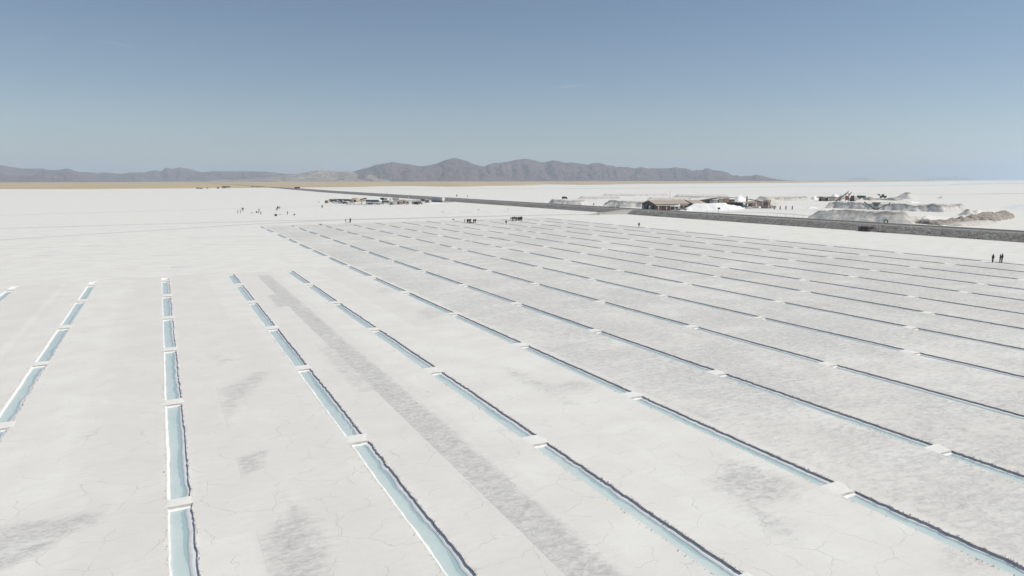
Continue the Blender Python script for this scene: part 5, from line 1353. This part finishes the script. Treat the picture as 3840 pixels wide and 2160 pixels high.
box_part('counter_cloth', mat('olive_tan_cloth', (.40, .37, .27), .9, .12, 1.5), t, ((0, 0, .8), (5.6, 1.2, 1.3))); box_part('shade_roof', M_TIMBER, t, ((0, .2, 1.9), (6, 2, .12)))
for dx in (-2.7, 2.7): box_part('leg', M_TIMBER, t, ((dx, .9, .95), (.12, .12, 1.9)))
x, y = at(1502, 751.5); t = thing('pale_cross_post', 'pale cross shaped post at the right end of the tan stall', 'post', (x, y, 0), 0)
box_part('shaft', M_WHITE, t, ((0, 0, 1.2), (.22, .22, 2.4))); box_part('arm', M_WHITE, t, ((0, 0, 1.6), (1.3, .2, .2)))
x, y = at(1533, 747.5); t = thing('leaning_board', 'white slanted board on legs in the back row', 'board', (x, y, 0), .2)
box_part('panel', M_WHITE, t, ((0, 0, 1.2), (1.9, 1.4, .1), 0, 0, .6)); 
for dx in (-.6, .6): box_part('leg', M_STEEL, t, ((dx, 0, .5), (.1, .1, 1.0 - .35 * dx)))
heap('rubble_bank', 'long low grey rubble bank behind the kiosk row', 'rubble bank', foot([(1470, 756), (1520, 756), (1570, 753), (1610, 750)], 9), 1.3, .5, M_ROCK, 33, .6, .5, False, .5)
heap('rubble_bank', 'low rubble bank right of the long trailer', 'rubble bank', foot([(1652, 760.5), (1680, 759.5), (1702, 758)], 5), 1.0, .5, M_ROCK, 34, .5, .4, False, .4)
heap('salt_pile', 'low clean white salt ridge before the long trailer', 'salt pile', foot([(1597, 765), (1630, 764.5), (1668, 763)], 4), .5, .25, M_HEAP, 35, .5, .1)
M_ST = mat('dark_stone', (.12, .115, .11), .9, .3, 2)
for px, py, s, lab in ((1463, 775, .26, 'small dark stone before the grey kiosk'), (1368, 773.5, .28, 'small dark stone before the craft table'), (1700, 824, .42, 'dark rounded bundle at the tip of a far pool row'), (1202.5, 842, .28, 'dark bundle at the left tip of the eighth pool row')):
    x, y = at(px, py); b = MB(); b.blob((0, 0, s * .35), (s * 1.3, s, s * .6), int(px), 2, .15)
    tag(b.build('dark_bundle', M_ST, loc=(x, y, 0)), lab, 'bundle', 'dark bundles lying on the salt')
x, y = at(1768, 836); b = MB(); b.blob((-.6, 0, .2), (.6, .35, .28), 3, 2, .2); b.blob((.6, .1, .16), (.7, .4, .22), 4, 2, .2)
tag(b.build('red_bags', mat('faded_red_cloth', (.45, .27, .27), .9, .2, 3), loc=(x, y, 0)), 'reddish bags lying among the middle visitor group', 'bags')
x, y = at(1034.5, 810); t = thing('dark_crate', 'dark square crate on the open salt at left', 'crate', (x, y, 0), .3)
box_part('body', M_STEEL, t, ((0, 0, .42), (1.0, .8, .84)), bevel=.05); box_part('lid', M_DARK, t, ((0, 0, .88), (1.05, .85, .08)))
x, y = at(1198, 758.5); b = MB(); b.blob((0, 0, .5), (.8, .8, .6), 8, 2, .05); tag(b.build('white_sack', M_WHITE, loc=(x, y, 0)), 'white sack alone left of the toilet hut', 'sack')

# far buildings at the left edge of the grassland, lorry on the road
def far_building(label, px, py, w, h, m, group='far huts at the edge of the salt'):
    x, y = at(px, py); t = thing('far_hut', label, 'hut', (x, y, 0), -az_at(px), group)
    box_part('wall', m, t, ((0, 0, h / 2), (w, 6, h))); b = MB(); b.prism([(-w / 2 - .5, h), (w / 2 + .5, h), (w / 2, h + .5), (-w / 2, h + 1.1)], -3.6, 3.6); b.build('roof', M_WALLD, t)
    return t
for px, py, w, h, m, lab in ((742, 707.6, 6, 1.6, M_WALLD, 'leftmost dark far hut at the salt edge'), (754, 707.8, 6, 1.2, M_WALLD, 'second low dark far hut from the left'), (778, 707.2, 4, 1.4, M_CONC, 'pale tiny far hut at the salt edge'), (818, 707.5, 3, 3.0, M_WALLD, 'narrow upright dark far hut'),
                             (840, 706.5, 7, 4.0, M_WALLB, 'brown far hut with a pale roof'), (853, 703.5, 12, 2.4, M_WALLD, 'largest dark far hut, right of the brown one'), (972, 702.2, 18, 2.0, M_WHITE, 'long white far building on the grass'), (948, 701.8, 8, 1.6, M_CONC, 'pale far hut left of the long white building')):
    far_building(lab, px, py, w, h, m)
x, y = at(1116, 708.0, 1.6)
t = thing('red_lorry', 'reddish lorry driving on the far road', 'lorry', (x, y, 1.7), math.pi / 2 - R(150))
b = MB(); b.box((-2.5, 0, 2.0), (9.5, 2.5, 2.4)); b.build('cargo', mat('dusty_brown_paint', (.20, .155, .14), .8, .2), t)
b = MB(); b.prism([(2.6, .6), (5.0, .6), (5.1, 1.9), (4.7, 3.6), (2.6, 3.6)], -1.25, 1.25); c_ = b.build('cab', mat('dusty_red_paint', (.27, .12, .11), .6, .1), t)
b = MB(); b.face([(5.11, -1.1, 2.0), (5.11, 1.1, 2.0), (4.8, 1.05, 3.3), (4.8, -1.05, 3.3)]); b.build('windscreen', M_GLASS, c_)
for dx in (-5.4, -4.2, 3.8):
    for dy in (-1.1, 1.1): wheel(t, (dx, dy, .5), .5, .35)

# ------------------------------------------------------------------ people
def skin_mesh(J, E, RAD, sub=1):
    """one continuous body grown over a joint skeleton"""
    me = bpy.data.meshes.new('sk'); me.from_pydata(J, E, [])
    o = bpy.data.objects.new('sk', me); COL.objects.link(o)
    md = o.modifiers.new('s', 'SKIN'); md.use_smooth_shade = True
    for i, r_ in enumerate(RAD): me.skin_vertices[0].data[i].radius = (r_, r_ * .85) if np.isscalar(r_) else r_
    me.skin_vertices[0].data[0].use_root = True
    ss = o.modifiers.new('ss', 'SUBSURF'); ss.levels = sub; ss.render_levels = sub
    dg = bpy.context.evaluated_depsgraph_get(); dg.update()
    out = bpy.data.meshes.new_from_object(o.evaluated_get(dg))
    bpy.data.objects.remove(o); return out
NAMES = ['pelvis', 'waist', 'chest', 'neck', 'head', 'crown', 'lhip', 'lknee', 'lankle', 'ltoe', 'rhip', 'rknee', 'rankle', 'rtoe', 'lsho', 'lelb', 'lwri', 'lhand', 'rsho', 'relb', 'rwri', 'rhand', 'nose']
RADS = [.125, .12, .15, .055, .095, .08, .095, .062, .045, .035, .095, .062, .045, .035, .075, .048, .035, .032, .075, .048, .035, .032, .02]
BONES = [(0, 1), (1, 2), (2, 3), (3, 4), (4, 5), (0, 6), (6, 7), (7, 8), (8, 9), (0, 10), (10, 11), (11, 12), (12, 13), (2, 14), (14, 15), (15, 16), (16, 17), (2, 18), (18, 19), (19, 20), (20, 21), (4, 22)]
def pose(kind):
    P = dict(pelvis=(0, 0, .93), waist=(0, .01, 1.10), chest=(0, .0, 1.33), neck=(0, .01, 1.50), head=(0, -.015, 1.61), crown=(0, .0, 1.71), nose=(0, -.12, 1.60),
             lhip=(-.10, 0, .86), lknee=(-.11, -.02, .48), lankle=(-.12, .02, .08), ltoe=(-.14, -.13, .035), rhip=(.10, 0, .86), rknee=(.11, -.02, .48), rankle=(.12, .02, .08), rtoe=(.14, -.13, .035),
             lsho=(-.20, 0, 1.40), lelb=(-.26, .03, 1.13), lwri=(-.27, -.05, .88), lhand=(-.27, -.07, .78), rsho=(.20, 0, 1.40), relb=(.26, .03, 1.13), rwri=(.27, -.05, .88), rhand=(.27, -.07, .78))
    if kind == 'walk':
        P.update(lknee=(-.10, -.20, .50), lankle=(-.11, -.26, .10), ltoe=(-.12, -.42, .05), rknee=(.10, .06, .47), rankle=(.11, .34, .13), rtoe=(.12, .24, .035), lelb=(-.27, .14, 1.14), lwri=(-.27, .12, .90), lhand=(-.27, .10, .80), relb=(.27, -.10, 1.14), rwri=(.27, -.27, .95), rhand=(.27, -.34, .88))
    if kind == 'camera':
        P.update(lelb=(-.28, -.12, 1.20), lwri=(-.12, -.30, 1.42), lhand=(-.06, -.33, 1.47), relb=(.28, -.12, 1.20), rwri=(.12, -.30, 1.42), rhand=(.06, -.33, 1.47))
    if kind == 'pockets':
        P.update(lelb=(-.34, .06, 1.16), lwri=(-.23, -.06, .98), lhand=(-.18, -.10, .93), relb=(.34, .06, 1.16), rwri=(.23, -.06, .98), rhand=(.18, -.10, .93), lknee=(-.13, -.04, .48), lankle=(-.17, .02, .08), ltoe=(-.21, -.12, .035))
    if kind == 'jump':
        P.update(lelb=(-.42, -.02, 1.55), lwri=(-.52, -.04, 1.80), lhand=(-.55, -.05, 1.89), relb=(.42, -.02, 1.55), rwri=(.52, -.04, 1.80), rhand=(.55, -.05, 1.89), lknee=(-.24, -.10, .52), lankle=(-.32, .02, .10), ltoe=(-.36, -.10, .05), rknee=(.24, -.10, .52), rankle=(.32, .02, .10), rtoe=(.36, -.1, .05))
    if kind == 'crouch':
        P.update(pelvis=(0, .12, .38), waist=(0, .06, .54), chest=(0, -.08, .76), neck=(0, -.14, .92), head=(0, -.19, 1.01), crown=(0, -.18, 1.11), nose=(0, -.30, .98), lhip=(-.11, .10, .34), lknee=(-.16, -.34, .50), lankle=(-.14, -.06, .08), ltoe=(-.16, -.22, .035), rhip=(.11, .10, .34), rknee=(.16, -.34, .50), rankle=(.14, -.06, .08), rtoe=(.16, -.22, .035),
                 lsho=(-.20, -.09, .82), lelb=(-.26, -.28, .62), lwri=(-.12, -.46, .66), lhand=(-.06, -.53, .68), rsho=(.20, -.09, .82), relb=(.26, -.28, .62), rwri=(.12, -.46, .66), rhand=(.06, -.53, .68))
    if kind == 'sit':
        P.update(pelvis=(0, .1, .12), waist=(0, .14, .29), chest=(0, .14, .52), neck=(0, .12, .69), head=(0, .09, .80), crown=(0, .10, .90), nose=(0, -.02, .78), lhip=(-.1, .06, .12), lknee=(-.15, -.34, .30), lankle=(-.14, -.66, .08), ltoe=(-.15, -.76, .14), rhip=(.1, .06, .12), rknee=(.15, -.34, .30), rankle=(.14, -.66, .08), rtoe=(.15, -.76, .14),
                 lsho=(-.2, .14, .59), lelb=(-.30, .24, .34), lwri=(-.30, .34, .10), lhand=(-.31, .36, .04), rsho=(.2, .14, .59), relb=(.30, .24, .34), rwri=(.30, .34, .10), rhand=(.31, .36, .04))
    if kind == 'lie':
        Q = pose('stand_raw'); return {k: (v[0], v[2] - .9, .13 - v[1] * .6) for k, v in Q.items()}
    return P
SKINTONE = mat('skin', (.42, .27, .20), .6, .06, 6); M_HAIR = mat('dark_hair', (.025, .02, .018), .7, .2, 8); M_SHOE = mat('shoe', (.05, .045, .04), .7, .2, 5)
CLOTH = {'black': (.03, .03, .033), 'navy': (.035, .045, .075), 'charcoal': (.055, .055, .058), 'maroon': (.17, .05, .055), 'olive': (.075, .075, .05), 'plum': (.10, .055, .09), 'brown': (.10, .07, .05), 'grey': (.20, .20, .20), 'red': (.33, .09, .08), 'sand': (.38, .34, .28)}
def cl(n): return mat('cloth_' + n, CLOTH[n], .9, .15, 6)
POSES = {}
def body_parts(kind):
    if kind in POSES: return POSES[kind]
    P = pose(kind); J = [P[n] for n in NAMES]
    me = skin_mesh(J, BONES, RADS)
    me.materials.append(SKINTONE)
    co = np.empty(len(me.vertices) * 3); me.vertices.foreach_get('co', co); co = co.reshape(-1, 3)
    best = np.full(len(co), 9e9); own = np.zeros(len(co), int)
    for bi, (a, b) in enumerate(BONES):
        A, B = np.array(J[a]), np.array(J[b]); d = B - A; t = np.clip(((co - A) @ d) / (d @ d + 1e-9), 0, 1)
        dd = np.linalg.norm(co - A - t[:, None] * d, axis=1) - .6 * (RADS[a] * (1 - t) + RADS[b] * t)
        m_ = dd < best; best[m_] = dd[m_]; own[m_] = bi
    upper, lower, feet = {0, 1, 13, 14, 15, 17, 18, 19}, {5, 6, 7, 9, 10, 11}, {8, 12}
    nrm = np.empty(len(co) * 3); me.vertex_normals.foreach_get('vector', nrm); nrm = nrm.reshape(-1, 3)
    def cloth(sel, off, need=3):
        fs = [list(p.vertices) for p in me.polygons if sum(own[v] in sel for v in p.vertices) >= need]
        if not fs: return None
        used = sorted({v for f in fs for v in f}); mp = {v: i for i, v in enumerate(used)}
        c = bpy.data.meshes.new('cloth'); c.from_pydata([tuple(co[v] + nrm[v] * off) for v in used], [], [[mp[v] for v in f] for f in fs]); c.update()
        c.polygons.foreach_set('use_smooth', [True] * len(c.polygons)); return c
    hd, cr = Vector(P['head']), Vector(P['crown'])
    hb = MB(); r = bmesh.ops.create_icosphere(hb.bm, subdivisions=2, radius=.100)
    up = (cr - hd).normalized(); back = Vector(P['head']) - Vector(P['nose']); back = (back - up * back.dot(up)).normalized()
    ctr = hd + up * .03 + back * .008
    for v in r['verts']: v.co = v.co + ctr
    for v in [v for v in hb.bm.verts if (v.co - ctr).dot(up) < -.045 or ((v.co - ctr).dot(back) < -.06 and (v.co - ctr).dot(up) < .03)]: hb.bm.verts.remove(v)
    hm = bpy.data.meshes.new('hair'); hb.bm.to_mesh(hm); hb.bm.free(); hm.materials.append(M_HAIR)
    POSES[kind] = (me, cloth(upper, .045, 1), cloth(lower, .022, 1), cloth(feet, .014), hm)
    return POSES[kind]
VAR = {}
def coloured(me, m):
    key = (me.name, m.name)
    if key not in VAR:
        c = me.copy(); c.materials.clear(); c.materials.append(m); VAR[key] = c
    return VAR[key]
def person(px, py, kind, top, legs, face_az, label, group, scale=1.0, z=0.0):
    x, y = at(px, py, z); me, up, lo, sh, hair = body_parts(kind)
    t = thing('person', label, 'person', (x, y, z), math.pi - face_az, group); t.scale = (scale,) * 3
    b = link('body', me, t); link('hair', hair, b)
    link('jacket', coloured(up, cl(top)), t); link('trousers', coloured(lo, cl(legs)), t)
    if sh: link('shoes', coloured(sh, M_SHOE), t)
    return t
G1 = 'visitors at the right by the last pool row'
person(3722, 984.5, 'stand', 'charcoal', 'black', R(300), 'lone person in charcoal jacket left of the pair at the right edge', G1, 1.0)
person(3749.5, 983, 'pockets', 'plum', 'charcoal', R(320), 'shorter person in plum jacket, left one of the pair at the right edge', G1, .93)
person(3756.5, 984, 'pockets', 'olive', 'black', R(320), 'taller person in olive jacket, right one of the pair at the right edge', G1, 1.05)
person(2396, 852, 'stand', 'olive', 'black', R(230), 'lone person in olive jacket standing on the outermost pool row', 'lone visitors')
person(1898, 842.5, 'walk', 'maroon', 'maroon', R(200), 'person in maroon walking alone before the dense visitor row', 'lone visitors')
GD = 'dense row of visitors at the far pools'
tops = ['charcoal', 'black', 'navy', 'black', 'charcoal', 'brown', 'black', 'navy', 'black', 'charcoal', 'black', 'plum']
dens = [(1915.8, 826.5, .8), (1921, 828, 1), (1924.8, 828, 1), (1929.8, 828, 1.05), (1934.5, 828.3, .98), (1937.8, 828.3, 1), (1942.3, 828.6, 1), (1945.6, 828.6, 1.05), (1948.6, 828.4, 1), (1951.6, 828.2, 1.05), (1954.4, 828.2, 1.05), (1957, 828, 1.05)]
kinds = ['stand', 'pockets', 'camera', 'walk', 'pockets', 'stand', 'camera', 'pockets', 'stand', 'pockets', 'walk', 'pockets']
for k, (px, py, s) in enumerate(dens):
    person(px, py, kinds[k], tops[k], ['black', 'navy', 'charcoal'][k % 3], R(150 + 25 * (k % 5)), f'{"small child" if k == 0 else "person"} in {tops[k]} jacket, {ORD[k]} from the left in the dense visitor row', GD, s)
GM = 'looser group of visitors with red bags'
for k, (px, py, kd, tp, s) in enumerate(((1743, 835.5, 'stand', 'charcoal', .9), (1752.6, 837, 'pockets', 'black', 1.02), (1755.4, 836.6, 'walk', 'charcoal', 1.0), (1760.6, 836.2, 'stand', 'black', 1.0), (1765, 836.4, 'camera', 'charcoal', 1.0), (1776.6, 837.2, 'pockets', 'navy', 1.0), (1782.8, 837, 'stand', 'black', 1.05))):
    person(px, py, kd, tp, 'black' if k % 2 else 'charcoal', R(140 + 30 * (k % 4)), f'person in {tp} jacket, {ORD[k]} from the left in the loose group with red bags', GM, s)
GL = 'visitors beside the left pool tips'
person(1297, 837, 'stand', 'charcoal', 'grey', R(110), 'person in charcoal jacket standing left of the close pair near the pool tips', GL)
person(1312.5, 834.8, 'pockets', 'black', 'black', R(260), 'front person of two close together near the left pool tips', GL)
person(1314.8, 833.6, 'stand', 'charcoal', 'black', R(260), 'back person of two close together near the left pool tips', GL)
b = MB(); b.box((0, 0, .05), (1.0, .5, .08)); x, y = at(1309, 835); tag(b.build('ground_mat', M_ST, loc=(x, y, 0)), 'dark mat on the salt at the feet of two people', 'mat')
GP = 'visitors playing on the open salt at left'
person(892.3, 800, 'stand', 'grey', 'charcoal', R(120), 'leftmost upright person on the open salt at left', GP)
person(902.6, 800, 'camera', 'sand', 'grey', R(290), 'person with bent arms facing the leftmost person on the open salt', GP)
person(909, 791.5, 'jump', 'grey', 'grey', R(180), 'left one of two pale people jumping side by side on the open salt', GP, 1.05)
person(912, 791.5, 'jump', 'charcoal', 'grey', R(190), 'right one of two pale people jumping side by side on the open salt', GP, 1.0)
person(944.5, 799.5, 'lie', 'charcoal', 'charcoal', R(40), 'person lying flat on the salt left of the crouching photographer', GP)
person(961, 798.7, 'crouch', 'charcoal', 'navy', R(110), 'crouching person beside the lying companion on the open salt', GP)
person(967.5, 798.7, 'sit', 'black', 'navy', R(270), 'person sitting low right of the crouching person on the open salt', GP)
person(971.5, 794, 'walk', 'charcoal', 'black', R(60), 'person walking uphill right of the sitting person on the open salt', GP)
person(978.5, 805.5, 'jump', 'grey', 'charcoal', R(200), 'person with raised arms nearest the camera on the open salt', GP, .9)
person(1038, 791, 'walk', 'charcoal', 'charcoal', R(220), 'left one of four people standing beside the thin track', GP)
person(1041.3, 785.5, 'pockets', 'black', 'black', R(180), 'second of four people standing beside the thin track', GP, 1.1)
person(1043.2, 785.2, 'stand', 'black', 'navy', R(200), 'third of four people standing beside the thin track', GP, 1.1)
person(1049.3, 784.5, 'stand', 'grey', 'charcoal', R(240), 'rightmost of four people standing beside the thin track', GP)
person(1052, 804.3, 'lie', 'grey', 'sand', R(60), 'person lying flat right of the dark crate', GP)
person(1078.7, 805, 'stand', 'charcoal', 'grey', R(250), 'slim person standing alone right of the dark crate', GP)
person(1104, 807.3, 'sit', 'black', 'charcoal', R(280), 'person sitting with legs stretched at the right of the open salt group', GP, 1.1)
person(1207, 780.5, 'walk', 'black', 'charcoal', R(240), 'left one of two walkers below the toilet hut', 'walkers before the village')
person(1210.2, 778.8, 'stand', 'navy', 'charcoal', R(240), 'right one of two walkers below the toilet hut', 'walkers before the village')
person(1437, 768, 'stand', 'black', 'black', R(200), 'person in black standing right of the coach front', 'people in the village')
person(1385, 768.5, 'walk', 'charcoal', 'charcoal', R(200), 'person walking under the cream canopy before the coach', 'people in the village')
person(1395, 767.5, 'stand', 'navy', 'charcoal', R(160), 'person standing beside the coach wheels', 'people in the village')
person(1355, 767, 'stand', 'grey', 'charcoal', R(160), 'person standing behind the craft table by the white tent', 'people in the village')
for px, lab in ((1404, 'left pale pole standing before the coach'), (1429, 'right pale pole standing before the coach')):
    x, y = at(px, 770); t = thing('pale_pole', lab, 'pole', (x, y, 0), 0, 'pale poles before the coach')
    b = MB(); b.cyl((0, 0, 0), (0, 0, 2.2), .08, .06, 8); b.build('shaft', M_GREYP, t); b = MB(); b.cyl((0, 0, 2.2), (0, 0, 2.3), .12, .05, 8); b.build('cap', M_STEEL, t)
